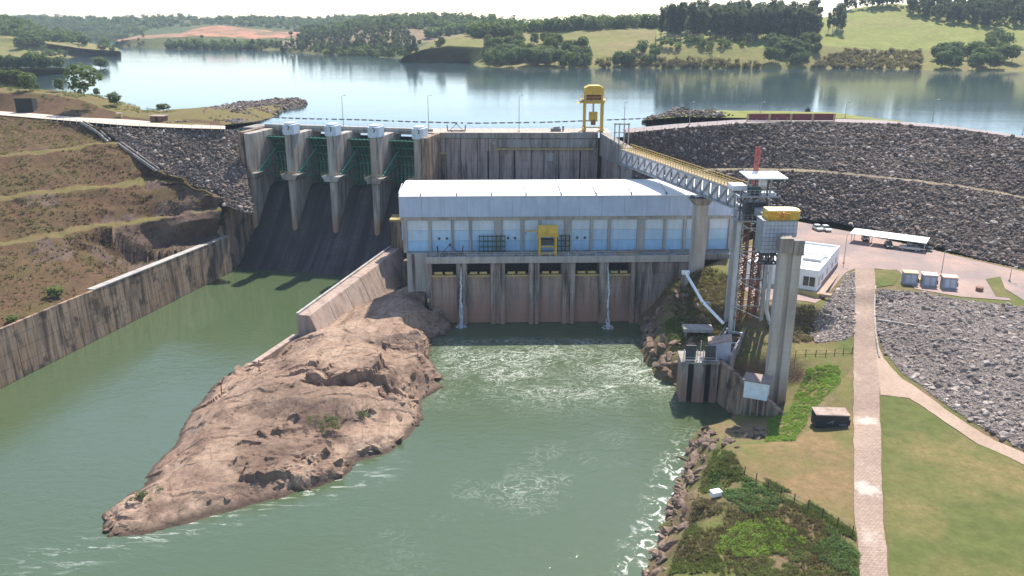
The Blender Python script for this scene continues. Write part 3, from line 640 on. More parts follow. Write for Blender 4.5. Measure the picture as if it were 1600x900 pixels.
# rockfill slopes beside the path; the nearest stones are pieces of their own
def px_poly_scatter(poly, n, rng):
    w = [onbank(*p) for p in poly]; xs = [p.x for p in w]; ys = [p.y for p in w]; out = np.zeros((0,2))
    while len(out) < n:
        q = np.stack([rng.uniform(min(xs),max(xs),n*2), rng.uniform(min(ys),max(ys),n*2)],1); out = np.concatenate([out, q[inside(w, q[:,0], q[:,1])]])
    out = out[:n]; return np.c_[out, rbz(out[:,0],out[:,1])]
PILE = [(1370,452),(1430,456),(1500,468),(1600,480),(1740,494),(1740,755),(1608,708),(1560,684),(1505,650),(1455,616),(1412,584),(1384,552),(1370,515)]
PILE2 = [(1322,430),(1335,426),(1334,524),(1318,532),(1275,536),(1262,520),(1284,482)]
MT['riprap_bed2'] = rockmat('pale_rockfill_bed', (.22,.18,.16), (.18,.148,.13), (.10,.083,.075), .6, .4)
for poly, n, nm in ((PILE, 22000, 300), (PILE2, 3000, 0)):
    bed = sheet('rockfill_slope', poly, MT['riprap_bed2'], .09, edge_noise=.5)
    p = px_poly_scatter(poly, n, rng); sz = rocksize(len(p), rng, .22, .46); p[:,2] += sz*.15
    if nm:
        dep = p[:,1]*math.cos(PITCH)-(p[:,2]-ZC)*math.sin(PITCH); vis = np.abs(p[:,0]*FPX/dep) < 800; big = np.argsort(-(sz/dep)*vis)[:nm]
        rme = []
        for tv, tf in RT2[:6]:
            o = mesh_np('boulder', tv, tf, MT['boulder'], bed, False); rme.append(o.data); bpy.data.objects.remove(o)
        for k in big: share('boulder', rme[rng.integers(0,6)], bed, p[k], (rng.normal(0,.4),rng.normal(0,.4),rng.uniform(0,6.3)), (sz[k]*1.15,)*3)
        keep = np.ones(len(p), bool); keep[big] = False; p = p[keep]; sz = sz[keep]
    scatter_mesh('rockfill', p, sz, RT1, MT['riprap_pale'], rng, bed)

# ================================================================== far hills
HILLS = []
def hill(name, lines, nu, nv, mats, noise=6, nscale=90, seed=0, midx=None):
    s = Surf(lines, nu, nv, noise, nscale, seed); o = s.build(name, mats, midx=midx); HILLS.append(s); return s
def back(l, dy, z): return [Vector((p.x*(1+dy/max(p.y,1)), p.y+dy, z)) for p in l]
ZB = 36.6
# farthest range
rg = DL((-200,30,2000),(-60,30,2000),(40,27,2000),(100,27,2000),(180,28,2000),(240,23,2000),(290,23,2000),(320,28,2000),(430,26,2000),(500,28,2000),(545,23,2000),(640,31,2000),(760,40,2000),(900,42,2000),(1060,40,2000),(1300,34,2000),(1700,30,2000))
hill('distant_range', [[Vector((p.x*.8, 1500, ZB)) for p in rg], [p+Vector((0,-230,-22)) for p in rg], rg, back(rg, 600, 20)], 160, [8,10,6], [MT['hill_wood'], MT['hill_wood']], 10, 140, 71)
# red cut hillside on the far shore
b = GL((170,74,ZB),(250,77,ZB),(330,79,ZB),(400,80,ZB),(470,80.5,ZB)); m1 = DL((180,64,1180),(240,60,1180),(300,56,1180),(400,58,1180),(470,64,1180)); r1 = DL((190,60,1300),(240,54,1300),(300,46,1300),(345,42,1300),(400,46,1300),(480,50,1300))
hred = hill('red_hill', [b, m1, r1, back(r1, 260, 30)], 80, [8,10,6], [MT['hill_wood'], MT['red'], MT['hill_wood']], 5, 50, 73, [0,1,2])
# left shore
b = GL((-260,104,ZB),(-100,102,ZB),(0,98,ZB),(100,93,ZB),(150,88,ZB),(190,82,ZB)); m1 = DL((-260,62,860),(-100,64,860),(0,64,860),(80,72,860),(140,78,860),(187,79,860)); r1 = DL((-260,14,1000),(-100,20,1000),(0,30,1000),(60,48,1000),(120,60,1000),(184,75,960))
hleft = hill('left_hill', [b, m1, r1, back(r1, 300, 30)], 90, [8,10,6], [MT['hill'], MT['hill'], MT['hill_wood']], 5, 60, 75, [0,1,2])
b = GL((-260,134,ZB),(-100,128,ZB),(0,123,ZB),(60,118,ZB),(108,111,ZB)); r1 = DL((-260,105,560),(-100,104,560),(0,104,560),(60,106,560),(107,107,590))
hpen = hill('left_spit', [b, r1, back(r1, 60, 30)], 60, [8,6], [MT['hill'], MT['hill']], 2, 30, 76)
b = GL((-260,160,ZB),(-100,156,ZB),(0,151,ZB),(40,148,ZB),(58,143,ZB),(62,137,ZB)); r1 = DL((-260,126,430),(-100,122,430),(0,119,430),(35,122,420),(54,131,400),(61,134,400))
hnear = hill('left_shore', [b, r1, back(r1, 50, 30)], 60, [8,6], [MT['hill'], MT['hill']], 2, 24, 77)
# centre
b = GL((440,82,ZB),(500,88,ZB),(560,91,ZB),(630,96,ZB),(700,98,ZB),(760,100,ZB)); m1 = DL((440,74,1000),(520,70,1000),(600,68,1000),(700,66,1000),(760,66,1000)); r1 = DL((440,60,1250),(500,46,1250),(545,38,1250),(600,31,1250),(680,28,1250),(740,30,1250),(800,36,1250),(860,40,1250),(1000,44,1250))
hcen = hill('centre_hill', [b, m1, r1, back(r1, 300, 30)], 100, [8,12,6], [MT['hill_wood'], MT['hill_brown'], MT['hill_wood']], 4, 60, 79, [0,1,2])
b = GL((622,96.5,ZB),(660,98,ZB),(733,98,ZB),(742,107,ZB),(830,110,ZB),(950,109,ZB),(1040,109.5,ZB)); m1 = DL((630,92,740),(662,80,740),(700,72,740),(760,76,720),(830,80,720),(950,80,700),(1040,80,700)); r1 = DL((640,86,860),(680,62,860),(720,51,860),(790,48,860),(850,47,860),(900,42,860),(960,38,860),(1050,38,860))
hmid = hill('pasture_hill', [b, m1, r1, back(r1, 240, 30)], 130, [10,12,6], [MT['hill'], MT['hill'], MT['hill_wood']], 3.5, 45, 81, [0,1,2])
# right
b = GL((1025,109,ZB),(1120,109.5,ZB),(1200,110,ZB),(1260,109,ZB),(1360,111,ZB),(1450,112.5,ZB),(1580,115,ZB),(1760,118,ZB),(2100,122,ZB)); m1 = DL((1025,68,690),(1120,69,690),(1200,72,690),(1262,72,690),(1320,72,700),(1400,78,700),(1500,78,700),(1600,72,700),(1760,66,700),(2100,60,700)); r1 = DL((1025,42,850),(1120,38,850),(1220,30,850),(1290,26,850),(1330,14,860),(1400,8,860),(1440,8,860),(1500,10,860),(1600,6,860),(1760,0,860),(2100,0,860))
hrig = hill('right_hill', [b, m1, r1, back(r1, 300, 30)], 150, [14,18,6], [MT['hill'], MT['hill_green'], MT['hill_wood']], 3.0, 40, 83, [0,1,2])
_bv = []
for s in HILLS+[lc, lb]: _bv.append(BVHTree.FromPolygons([tuple(v) for v in s.v], [tuple(f) for f in s.f]))
def hit(px, py, bvs=None):
    d = ray(px, py).normalized(); best = None
    for b in (bvs or _bv):
        h = b.ray_cast(Vector((0,0,ZC)), d)
        if h[0] is not None and (best is None or h[3] < best[1]): best = (h[0], h[3])
    return best[0] if best else None

# ================================================================== trees
def leafmat(name, a, b, c):
    m = NM(name, .8, .25); r = m.rand_obj(); n = m.noise(.5, 3); i = m.rand_island()
    k = m.mix(r, a, b); k = m.mix(m.ramp(i, [(.5,0),(1,.7)]), k, c); k = m.mix(m.ramp(n, [(.35,.35),(.6,0)]), k, tuple(x*.5 for x in a))
    m.col(k); tr = m.n('ShaderNodeBsdfTranslucent'); m.l(m.mix(1.0, k, (1.0,1.05,.55), 'MULTIPLY'), tr.inputs[0]); ms = m.n('ShaderNodeMixShader'); ms.inputs[0].default_value = .45
    m.l(m.b.outputs[0], ms.inputs[1]); m.l(tr.outputs[0], ms.inputs[2]); m.l(ms.outputs[0], m.t.nodes['Material Output'].inputs[0]); return m.m
MT['leaf_dark'] = leafmat('dark_foliage', (0.096,0.147,0.062), (0.139,0.186,0.074), (0.217,0.248,0.109))
MT['leaf_euc'] = leafmat('eucalyptus_foliage', (0.085,0.109,0.065), (0.116,0.139,0.078), (0.171,0.178,0.109))
MT['leaf_mid'] = leafmat('mid_foliage', (0.095,0.135,0.041), (0.128,0.169,0.054), (0.203,0.230,0.081))
MT['leaf_pale'] = leafmat('pale_foliage', (.15,.19,.05), (.18,.21,.06), (.24,.26,.09))
MT['leaf_dry'] = leafmat('dry_foliage', (0.187,0.160,0.072), (0.231,0.187,0.094), (0.297,0.242,0.132))
MT['shrub_green'] = leafmat('bright_shrub_foliage', (0.196,0.333,0.040), (0.253,0.380,0.057), (0.333,0.437,0.092))
MT['shrub_dark'] = leafmat('dark_shrub_foliage', (0.104,0.182,0.052), (0.130,0.208,0.065), (0.195,0.273,0.091))
MT['bark'] = plain('tree_bark', (.16,.125,.095), .9)
MT['bark_euc'] = plain('pale_bark', (.30,.27,.23), .85)
def leaf_cloud(blobs, n, size, rng, flat=.75):
    """leaf clumps as small bent quads through several ellipsoids (cx,cy,cz,rx,ry,rz)"""
    bl = np.array(blobs, float); w = bl[:,3]*bl[:,4]*bl[:,5]; k = rng.choice(len(bl), n, p=w/w.sum())
    d = rng.normal(size=(n,3)); d /= np.linalg.norm(d,axis=1)[:,None]; r = rng.uniform(.45,1.0,n)**.5
    c = bl[k,:3]+d*r[:,None]*bl[k,3:]
    nrm = d+rng.normal(0,.55,(n,3))+np.array([0,0,flat]); nrm /= np.linalg.norm(nrm,axis=1)[:,None]
    t = np.cross(nrm, rng.normal(size=(n,3))); t /= np.linalg.norm(t,axis=1)[:,None]; b = np.cross(nrm,t)
    s = size*rng.uniform(.6,1.4,n)[:,None]; s2 = s*rng.uniform(.6,1.0,n)[:,None]
    q = np.stack([c-t*s-b*s2*.3, c+b*s2*-.9+nrm*s*.25, c+t*s*.9+b*s2*.2, c+b*s2+nrm*s*.1],1)
    return q.reshape(-1,3), np.arange(4*n).reshape(n,4)
def blobs_round(h, w, n, rng, low=.35):
    out = [(0,0,h*(low+1)/2,w*.38,w*.38,h*(1-low)*.45)]
    for _ in range(n):
        a = rng.uniform(0,6.28); r = rng.uniform(.15,.34)*w; z = h*rng.uniform(low+.1,.88); s = w*rng.uniform(.14,.26); out.append((r*math.cos(a),r*math.sin(a),z,s,s,s*.8))
    return out
def blobs_tall(h, w, n, rng):
    out = []
    for k in range(n):
        z = h*rng.uniform(.28,.97); a = rng.uniform(0,6.28); r = w*rng.uniform(0,.32)*(1.15-z/h*.6); s = w*rng.uniform(.14,.25); out.append((r*math.cos(a),r*math.sin(a),z,s,s,s*1.1))
    return out
def make_tree(kind, rng):
    """-> (trunk mesh, crown mesh) at unit metres"""
    if kind == 'euc': h, w = 24, 10; bl = blobs_tall(h, w, 17, rng); n, ls, lm, bk = 620, .75, MT['leaf_euc'], MT['bark_euc']
    elif kind == 'dark': h, w = 10, 9; bl = blobs_round(h, w, 8, rng, .18); n, ls, lm, bk = 420, .62, MT['leaf_dark'], MT['bark']
    elif kind == 'mid': h, w = 9, 8.5; bl = blobs_round(h, w, 7, rng, .15); n, ls, lm, bk = 400, .6, MT['leaf_mid'], MT['bark']
    elif kind == 'pale': h, w = 7, 7; bl = blobs_round(h, w, 6, rng, .12); n, ls, lm, bk = 320, .55, MT['leaf_pale'], MT['bark']
    else: h, w = 9, 10; bl = blobs_round(h, w, 10, rng, .1); n, ls, lm, bk = 620, .45, MT['leaf_mid'], MT['bark']
    v, f = leaf_cloud(bl, n, ls, rng); o = mesh_np('crown', v, f, lm); cm = o.data; bpy.data.objects.remove(o)
    mb = MB(); top = Vector((rng.normal(0,.02*h), rng.normal(0,.02*h), h*.72)); mb.tube((0,0,-.8), top*.5, .022*h*.75, .014*h*.75, 6); mb.tube(top*.5, top, .014*h*.75, .005*h, 6)
    for c in bl[1:6]:
        a = top*rng.uniform(.45,.8); mb.tube(a, Vector(c[:3]), .007*h, .003*h, 5)
    return mb.mesh('trunk', bk), cm, h
TREES = {k: [make_tree(k, rng) for _ in range(5)] for k in ('euc','dark','mid','pale','broad')}
def tree(name, kind, loc, height, label, group, rng, wide=1.0):
    tm, cm, h = TREES[kind][rng.integers(0,5)]; s = height/h
    r = empty(name, loc, rng.uniform(0,6.28), label, 'tree', group); r.scale = (s*wide, s*wide, s)
    share('trunk', tm, r); share('crown', cm, r); return r
def grow(name, kind, polys, hr, label, group, rng, wide=1.0, bvs=None):
    """polys: list of (pixel outline, count); trees stand where those pixels show the ground"""
    for poly, n in polys:
        xs = [p[0] for p in poly]; ys = [p[1] for p in poly]; k = 0; tries = 0
        while k < n and tries < n*60:
            tries += 1; a = rng.uniform(min(xs),max(xs)); b = rng.uniform(min(ys),max(ys))
            if not inside(poly, np.array([a]), np.array([b]))[0]: continue
            q = hit(a, b, bvs)
            if q is None: continue
            tree(name, kind, q, rng.uniform(*hr), label, group, rng, wide*rng.uniform(.85,1.2)); k += 1
def light_templates(kind, lm, rng, n=3, leaves=78):
    out = []
    for _ in range(n):
        if kind == 'tall': bl = blobs_tall(1.0, .42, 8, rng)
        else: bl = blobs_round(1.0, 1.0, 6, rng, .1)
        out.append(leaf_cloud(bl, leaves, .12 if kind != 'tall' else .06, rng))
    return out
LT_R = light_templates('round', None, rng); LT_T = light_templates('tall', None, rng)
def wood(name, polys, hr, tmpl, mat, label, rng, bvs=None, sink=.6):
    """a far wood that reads as one mass"""
    P = []; S = []
    for poly, n in polys:
        xs = [p[0] for p in poly]; ys = [p[1] for p in poly]; k = 0; tries = 0
        while k < n and tries < n*40:
            tries += 1; a = rng.uniform(min(xs),max(xs)); b = rng.uniform(min(ys),max(ys))
            if not inside(poly, np.array([a]), np.array([b]))[0]: continue
            q = hit(a, b, bvs)
            if q is None: continue
            h = rng.uniform(*hr); P.append((q.x,q.y,q.z-sink)); S.append(h); k += 1
    o = scatter_mesh(name, np.array(P), np.array(S), tmpl, mat, rng, None, 'stuff', False); return tag(o, label, 'forest')
gE = 'eucalyptus trees of the plantation on the far hill'
grow('eucalyptus_tree','euc',[([(1032,63),(1120,64),(1200,67),(1278,68),(1278,64),(1200,62),(1120,58),(1032,56)],85)],(22,28),'tall dark eucalyptus tree in the dense plantation beyond the reservoir',gE,rng,.9)
grow('eucalyptus_tree','euc',[([(1036,58),(1275,63),(1270,46),(1040,46)],65)],(22,27),'tall dark eucalyptus tree in the dense plantation beyond the reservoir',gE,rng,1.0)
grow('eucalyptus_tree','euc',[([(1292,54),(1318,56),(1320,46),(1296,42)],9)],(19,24),'slender loose eucalyptus tree between the plantation and the bright pasture','slender trees beside the plantation',rng,.8)
gS = 'shoreline trees of the far right bank'
grow('shore_tree','dark',[([(1196,100),(1230,106),(1262,106),(1258,78),(1205,72)],20)],(9,14),'round dark tree in the shoreline clump below the plantation',gS,rng)
grow('shore_tree','mid',[([(1215,90),(1300,84),(1290,70),(1230,68)],14)],(8,11),'mid green tree at the foot of the plantation slope',gS,rng)
grow('shore_tree','dark',[([(1448,108),(1530,111),(1580,112),(1582,92),(1520,84),(1456,92)],34)],(9,14),'dark rounded tree in the right shoreline clump under the bright pasture',gS,rng)
grow('hillside_tree','dark',[([(1530,76),(1560,80),(1590,72),(1560,62)],7)],(10,14),'single dark round tree on the upper slope at the right edge','lone trees on the right slope',rng)
gM = 'trees of the pasture hill'
grow('shore_tree','dark',[([(748,104),(840,107),(925,106),(925,96),(840,92),(760,90)],46)],(9,14),'dark shoreline tree on the point beyond the gantry crane',gM,rng)
grow('shore_tree','mid',[([(750,92),(900,92),(920,76),(800,62),(765,70)],40)],(9,13),'green tree on the wooded slope behind the point',gM,rng)
grow('hillside_tree','dark',[([(930,108),(1028,108),(1030,84),(1004,80),(985,98)],16)],(8,12),'dark tree in the gully left of the plantation',gM,rng)
grow('hillside_tree','mid',[([(665,90),(700,88),(692,72),(676,76)],6)],(6,9),'small tree in the hollow of the pale pasture hill',gM,rng)
gL = 'trees of the left shore'
grow('shore_tree','dark',[([(0,112),(60,112),(106,110),(100,103),(40,100),(0,102)],26)],(7,11),'dark tree of the left spit overlooking the inlet',gL,rng)
grow('shore_tree','mid',[([(0,140),(52,140),(48,126),(0,124)],9)],(5,8),'leafy tree on the near left shore below the spit',gL,rng)
grow('hillside_tree','dark',[([(20,78),(70,76),(66,70),(24,70)],7)],(11,15),'dark tree in the clump halfway up the left hill',gL,rng)
for a,b,h,w,k,l in ((131,146,11.5,1.25,'broad','spreading tree with open crown on the left knoll above the road'),(93,144,6,.8,'mid','small tree left of the spreading tree on the knoll'),(47,143,8,1.1,'dark','dense dark round tree at the left end of the knoll'),(179,166,5.5,1.3,'dark','low dark tree on the knoll nearest the groyne'),(152,150,4,1.1,'mid','low bush tree directly right of the spreading tree')):
    q = hit(a, b); tree('knoll_tree', k, q or D(a,b,310), h, l, 'trees on the left knoll', rng, w)
# flooded tree standing in the reservoir
for k,(dx,l) in enumerate(((0,'round dark bush standing alone in the reservoir near the left spit'),)):
    q = G(157,108,ZR-.8); tree('flooded_tree','dark',q,10,l,None,rng,1.75)
tree('roadside_bush','mid',G(256,174,39.6),3.2,'low green bush at the water edge left of the groyne',None,rng,2.2)
w = 'distant woodland covering the hills behind the reservoir'
wood('woodland',[([(-40,52),(60,45),(180,58),(250,45),(330,38),(460,46),(460,28),(250,24),(20,28)],800),([(460,50),(560,40),(700,33),(900,42),(1030,42),(1030,37),(700,29),(540,26),(460,30)],420)],(6,12),LT_R,MT['leaf_dark'],'bluish green woodland on the farthest hills under the sky',rng,sink=1.5)
wood('woodland',[([(240,77),(330,78),(460,80),(460,72),(440,70),(430,76),(250,74)],22),([(455,82),(500,86),(630,94),(660,88),(640,60),(610,46),(470,56)],260)],(10,20),LT_T,MT['leaf_euc'],'tall grey green woodland on the far shore left of centre',rng,sink=1.0)
wood('woodland',[([(460,78),(500,83),(560,88),(640,92),(640,82),(540,74),(470,70)],110),([(120,88),(185,79),(150,78),(60,84),(50,92)],26)],(5,10),LT_R,MT['leaf_dark'],'low dark woodland along the far waterline left of centre',rng)
wood('woodland',[([(1420,8),(1420,24),(1480,40),(1600,44),(1640,44),(1640,2),(1500,8)],330),([(1285,24),(1320,18),(1420,10),(1420,5),(1320,10)],40)],(14,22),LT_T,MT['leaf_euc'],'grey green forest along the ridge above the bright pasture',rng,sink=1.0)
wood('woodland',[([(760,62),(850,50),(1010,44),(1030,44),(1030,38),(850,45),(790,47),(720,52)],150),([(640,66),(720,53),(800,49),(800,46),(720,49)],50)],(9,15),LT_R,MT['leaf_dark'],'dark wood along the crest of the pasture hill',rng,sink=1.0)
wood('scrub',[([(1265,107),(1330,109),(1445,110),(1440,84),(1330,80),(1290,92)],260),([(930,106),(1030,107),(1190,108),(1180,98),(1030,94),(930,98)],150)],(2.5,5.5),LT_R,MT['leaf_dry'],'greyish scrub above the waterline of the right shore',rng,sink=.5)
wood('scrub',[([(500,88),(560,91),(600,91),(580,78),(540,80)],26),([(640,93),(735,97),(735,94),(660,86)],14),([(1036,60),(1180,64),(1180,76),(1036,78)],20)],(5,9),LT_R,MT['leaf_pale'],'bright pale green scrub on the far shore',rng,sink=.5)
wood('woodland',[([(1034,62),(1276,67),(1276,42),(1040,42)],260)],(20,25),LT_T,MT['leaf_euc'],'dense inner mass of the dark eucalyptus plantation on the far hill',rng,sink=.5)
def wild(name, n, box, lo, hi, thr, mat, tm, lab, ymin):
    P = []; S = []
    for _ in range(n*4):
        if len(P) >= n: break
        a = rng.uniform(box[0],box[2]); b = rng.uniform(box[1],box[3]); q = hit(a,b,_bv[:-2])
        if q is None or q.y < ymin or (225 < a < 470 and 38 < b < 72) or float(fbm(q.x,q.y,130,3,123)) < thr: continue
        P.append((q.x,q.y,q.z-.8)); S.append(rng.uniform(lo,hi))
    tag(scatter_mesh(name, np.array(P), np.array(S), tm, mat, rng, None, 'stuff', False), lab, 'forest')
wild('woodland', 1300, (-40,28,1030,82), 6, 12, .08, MT['leaf_dark'], LT_R, 'patchy dark woodland spread over the slopes of the far left shore', 900)
wild('woodland', 260, (-40,28,1030,82), 4, 8, -.3, MT['leaf_mid'], LT_R, 'scattered lighter green trees over the slopes of the far left shore', 900)
# farm house with orange roof among the trees of the point
q = hit(903, 82) or D(903,82,720)
fh = empty('farm_house', q, R(25), 'small house with orange tile roof among trees across the reservoir', 'house')
MB().box(-6,6,-4,4,-1,3.2).build('wall', plain('house_plaster',(.62,.56,.48)), fh)
MB().prism([(-6.6,3.2),(6.6,3.2),(0,6.0)],1,-4.8,4.8).build('roof', plain('orange_roof_tile',(.48,.19,.09),.8), fh)
for xx in (-3,3): MB().box(xx-.7,xx+.7,-4.08,-4.0,1,2.3).build('window', plain('dark_window',(.03,.04,.05),.2), fh)

# ================================================================== materials of the works
MT['con'] = concrete('weathered_concrete', (.36,.335,.31), (.085,.078,.075), .75, .5, (.33,.26,.205))
MT['con_wall'] = concrete('intake_concrete', (.45,.355,.32), (.095,.075,.07), .8, .5, (.40,.29,.25), lines=.12)
MT['con_pale'] = concrete('pale_concrete', (.44,.41,.375), (.17,.155,.145), .5, .5, None)
MT['con_brown'] = concrete('river_stained_concrete', (.38,.275,.195), (.05,.04,.036), .95, .65, (.33,.205,.13), lines=.1, blots=.8)
MT['con_pier'] = concrete('pier_concrete', (.46,.42,.375), (.13,.11,.10), .75, .6, (.42,.33,.25), lowstain=(10,17,(.36,.18,.10)))
MT['con_pillar'] = concrete('pillar_concrete', (.50,.45,.40), (.21,.185,.165), .5, .5, (.46,.39,.33), lowstain=(2,10,(.42,.27,.19)), lines=.25)
MT['con_low'] = concrete('draft_tube_concrete', (.40,.34,.30), (.045,.038,.036), .95, .55, (.30,.235,.21), lowstain=(1.5,8.5,(.30,.175,.125)), lines=.12)
MT['con_gate'] = concrete('draft_gate_concrete', (.40,.31,.265), (.09,.072,.064), .6, .55, (.36,.23,.17), lowstain=(2,9.5,(.34,.19,.13)), lines=.14)
MT['chute'] = concrete('wet_chute_concrete', (.05,.044,.047), (.018,.016,.018), .6, .7, (.06,.047,.045))
def chutemat():
    m = NM('wet_chute_concrete', .8, .3); o = m.n('ShaderNodeTexCoord').outputs['Object']
    a = m.noise(1.0, 6, m.map((.45,.02,.02), src=o), .7); b = m.noise(1.0, 5, m.map((1.8,.05,.05), src=o, loc=(7,0,0)), .7); f = m.noise(2.5, 5); g = m.noise(.12, 5)
    c = m.mix(m.ramp(a, [(.42,0),(.70,1)]), (.038,.032,.035), (.15,.128,.122)); c = m.mix(m.ramp(b, [(.55,0),(.75,.8)]), c, (.09,.083,.085))
    c = m.mix(m.ramp(g, [(.4,0),(.65,.6)]), c, (.028,.021,.021)); c = m.mix(m.ramp(f, [(.35,.5),(.6,0)]), c, (.02,.018,.02))
    w = m.n('ShaderNodeTexWave', wave_type='BANDS', bands_direction='Z', wave_profile='SAW'); w.inputs['Scale'].default_value = .22; m.l(o, w.inputs[0]); c = m.mix(m.ramp(w.outputs[0], [(0,.5),(.05,0)]), c, (.02,.018,.02))
    m.col(c).bump(f, .4, .05); return m.m
MT['chute'] = chutemat()
MT['wet_streak'] = concrete('leached_streak', (.13,.12,.12), (.09,.08,.08), .8, .6)
MT['div'] = concrete('divider_concrete', (.42,.325,.275), (.17,.125,.105), .6, .5, (.40,.285,.225))
MT['gate_green'] = plain('green_gate_paint', (.065,.25,.175), .5, 0, .15, .3)
MT['gate_skin'] = plain('dark_green_gate_plate', (.02,.075,.05), .6, 0, .2, .5)
MT['cap'] = plain('pale_blue_steel', (.50,.565,.62), .5, 0, .08, .5)
MT['white'] = plain('white_paint', (.80,.80,.78), .55, 0, .05, .2)
MT['roof'] = plain('white_metal_roof', (.78,.78,.76), .5, 0, .07, .3)
MT['yellow'] = plain('yellow_machine_paint', (.56,.35,.045), .55, 0, .15, .45)
MT['yellow_pale'] = plain('weathered_yellow_paint', (.44,.33,.13), .65, 0, .2, .45)
MT['steel'] = plain('grey_steel', (.30,.31,.32), .5, .3, .15, .3)
MT['steel_dark'] = plain('dark_steel', (.06,.062,.065), .55, .2, .2, .3)
MT['galv'] = plain('galvanised_steel', (.48,.49,.50), .5, .2, .12, .35)
MT['rust'] = plain('rusty_steel', (.21,.095,.06), .8, 0, .3, .4)
MT['red_paint'] = plain('red_mast_paint', (.42,.09,.08), .55, 0, .2, .3)
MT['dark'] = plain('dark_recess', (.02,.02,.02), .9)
MT['glass'] = plain('dark_window_glass', (.03,.055,.05), .1, 0, .1, .1, .6)
MT['deck_top'] = soilroad('crest_deck_surface', (.52,.43,.36), (.44,.36,.30))
def clad(name, c, scale=2.2, horiz=False):
    m = NM(name, .45, .4); w = m.n('ShaderNodeTexWave', wave_type='BANDS', bands_direction='X', wave_profile='TRI'); w.inputs['Scale'].default_value = scale; m.l(m.n('ShaderNodeTexCoord').outputs['Object'], w.inputs[0])
    n = m.noise(.3, 5); st = m.noise(1, 4, m.map((1.2,1.2,.08)))
    k = m.mix(m.ramp(n, [(.35,0),(.65,1)]), tuple(x*.86 for x in c), c); k = m.mix(m.ramp(st, [(.45,0),(.75,.4)]), k, tuple(x*.6 for x in c))
    k = m.mix(m.ramp(w.outputs[0], [(.0,.22),(.25,0)]), k, tuple(x*.5 for x in c))
    m.col(k).bump(w.outputs[0], .6, .06); return m.m
MT['fascia'] = clad('pale_blue_cladding', (.47,.55,.69), .8)
MT['pan_top'] = clad('white_wall_sheet', (.64,.71,.76), 1.3); MT['pan_mid'] = clad('light_blue_wall_sheet', (.48,.65,.79), 1.3); MT['pan_low'] = clad('blue_wall_sheet', (.36,.58,.78), 1.3)

# ================================================================== spillway
SPO = Vector((-24.4,258.6,0)); SPR = R(-13.5)
sp = empty('spillway', SPO, SPR, 'concrete spillway with four green radial gates between pale piers', 'spillway')
PROF = [(4,19),(0,22.2),(-3,22.5),(-6,21.3),(-10,16.6),(-15,10.6),(-20,5.3),(-25,1.2),(-30,-1.4),(-33,-2)]
PU = [0,-13.9,-27.8,-41.7,-55.6]
for i in range(4):                                             # one chute bay per gate, shallow joint between bays
    x0, x1 = PU[i+1]+.04, PU[i]-.04; sv = []; sf = []; n = 8
    pr = resample([(a,b,0) for a,b in PROF], 40)
    for q in pr:
        for k in range(n+1): sv.append((x0+(x1-x0)*k/n, q[0], q[1]+.04*math.sin(k*2.1+q[0])))
    for r_ in range(39):
        for k in range(n): a = r_*(n+1)+k; sf.append((a,a+1,a+n+2,a+n+1))
    o = mesh_np('chute_bay', sv, sf, MT['chute'], sp, True)
for i, u in enumerate(PU):
    mb = MB(); nose = lambda w, y0, y1: [(u-w,y1)]+[(u-w*math.cos(t),y0+w*.75-w*.75*math.sin(t)) for t in np.linspace(0,math.pi,9)]+[(u+w,y1)]
    mb.prism(nose(1.35,-15.2,5),2,25.5,39.6)
    a, b = nose(.85,-15.8,5), nose(1.3,-15.2,5); n_ = len(a); mb.add([(*q,7) for q in a]+[(*q,25.5) for q in b], [tuple(range(n_))[::-1], tuple(range(n_,2*n_))]+[(k,(k+1)%n_,(k+1)%n_+n_,k+n_) for k in range(n_)])
    pier = mb.build('pier', MT['con_pier'], sp, .12)
    cb = MB(); cb.hexa([(u-2.0,-16.2,25.9),(u+2.0,-16.2,25.9),(u+2.0,-10.5,25.9),(u-2.0,-10.5,25.9)], [(u-2.9,-16.4,27.6),(u+2.9,-16.4,27.6),(u+2.9,-10.5,27.6),(u-2.9,-10.5,27.6)])
    cb.build('trunnion_beam', MT['con_pale'] if i == 2 else MT['con'], pier, .1)
    rl = MB()
    for a in (-2.8,-1.4,0,1.4,2.8): rl.bar((u+a,-16.3,27.6),(u+a,-16.3,28.7),.07)
    rl.bar((u-2.8,-16.3,28.7),(u+2.8,-16.3,28.7),.07); rl.bar((u-2.8,-16.3,28.15),(u+2.8,-16.3,28.15),.05); rl.build('handrail', MT['yellow_pale'], pier)
    if i < 4:
        cp = MB(); cp.prism(nose(1.8,-15.6,-10.2),2,39.6,42.7); cp.prism(nose(1.35,-15.1,-10.6),2,42.7,43.2); cp.build('hoist_housing', MT['cap'], pier, .1)
        lb_ = MB(); lb_.path([(u+.2,-15.55,42.6),(u+.8,-15.55,42.4),(u+.9,-15.55,41.8),(u+.5,-15.55,41.2)],.14); lb_.path([(u+1.3,-15.5,40),(u+1.5,-15.5,37.4),(u+1.2,-15.5,33)],.09); lb_.build('hose', MT['steel_dark'], pier)
    if i == 3 or i == 1:
        ld = MB()
        for a in (-.25,.25): ld.bar((u+a,-15.35,12),(u+a,-15.15,26),.06)
        for k in range(28): ld.bar((u-.25,-15.3,12.3+k*.48),(u+.25,-15.3,12.3+k*.48),.05)
        ld.build('ladder', MT['steel_dark'], pier)
def gate_pt(z, r=13.0): return (-13+math.sqrt(max(0, r*r-(z-27.5)**2)), z)
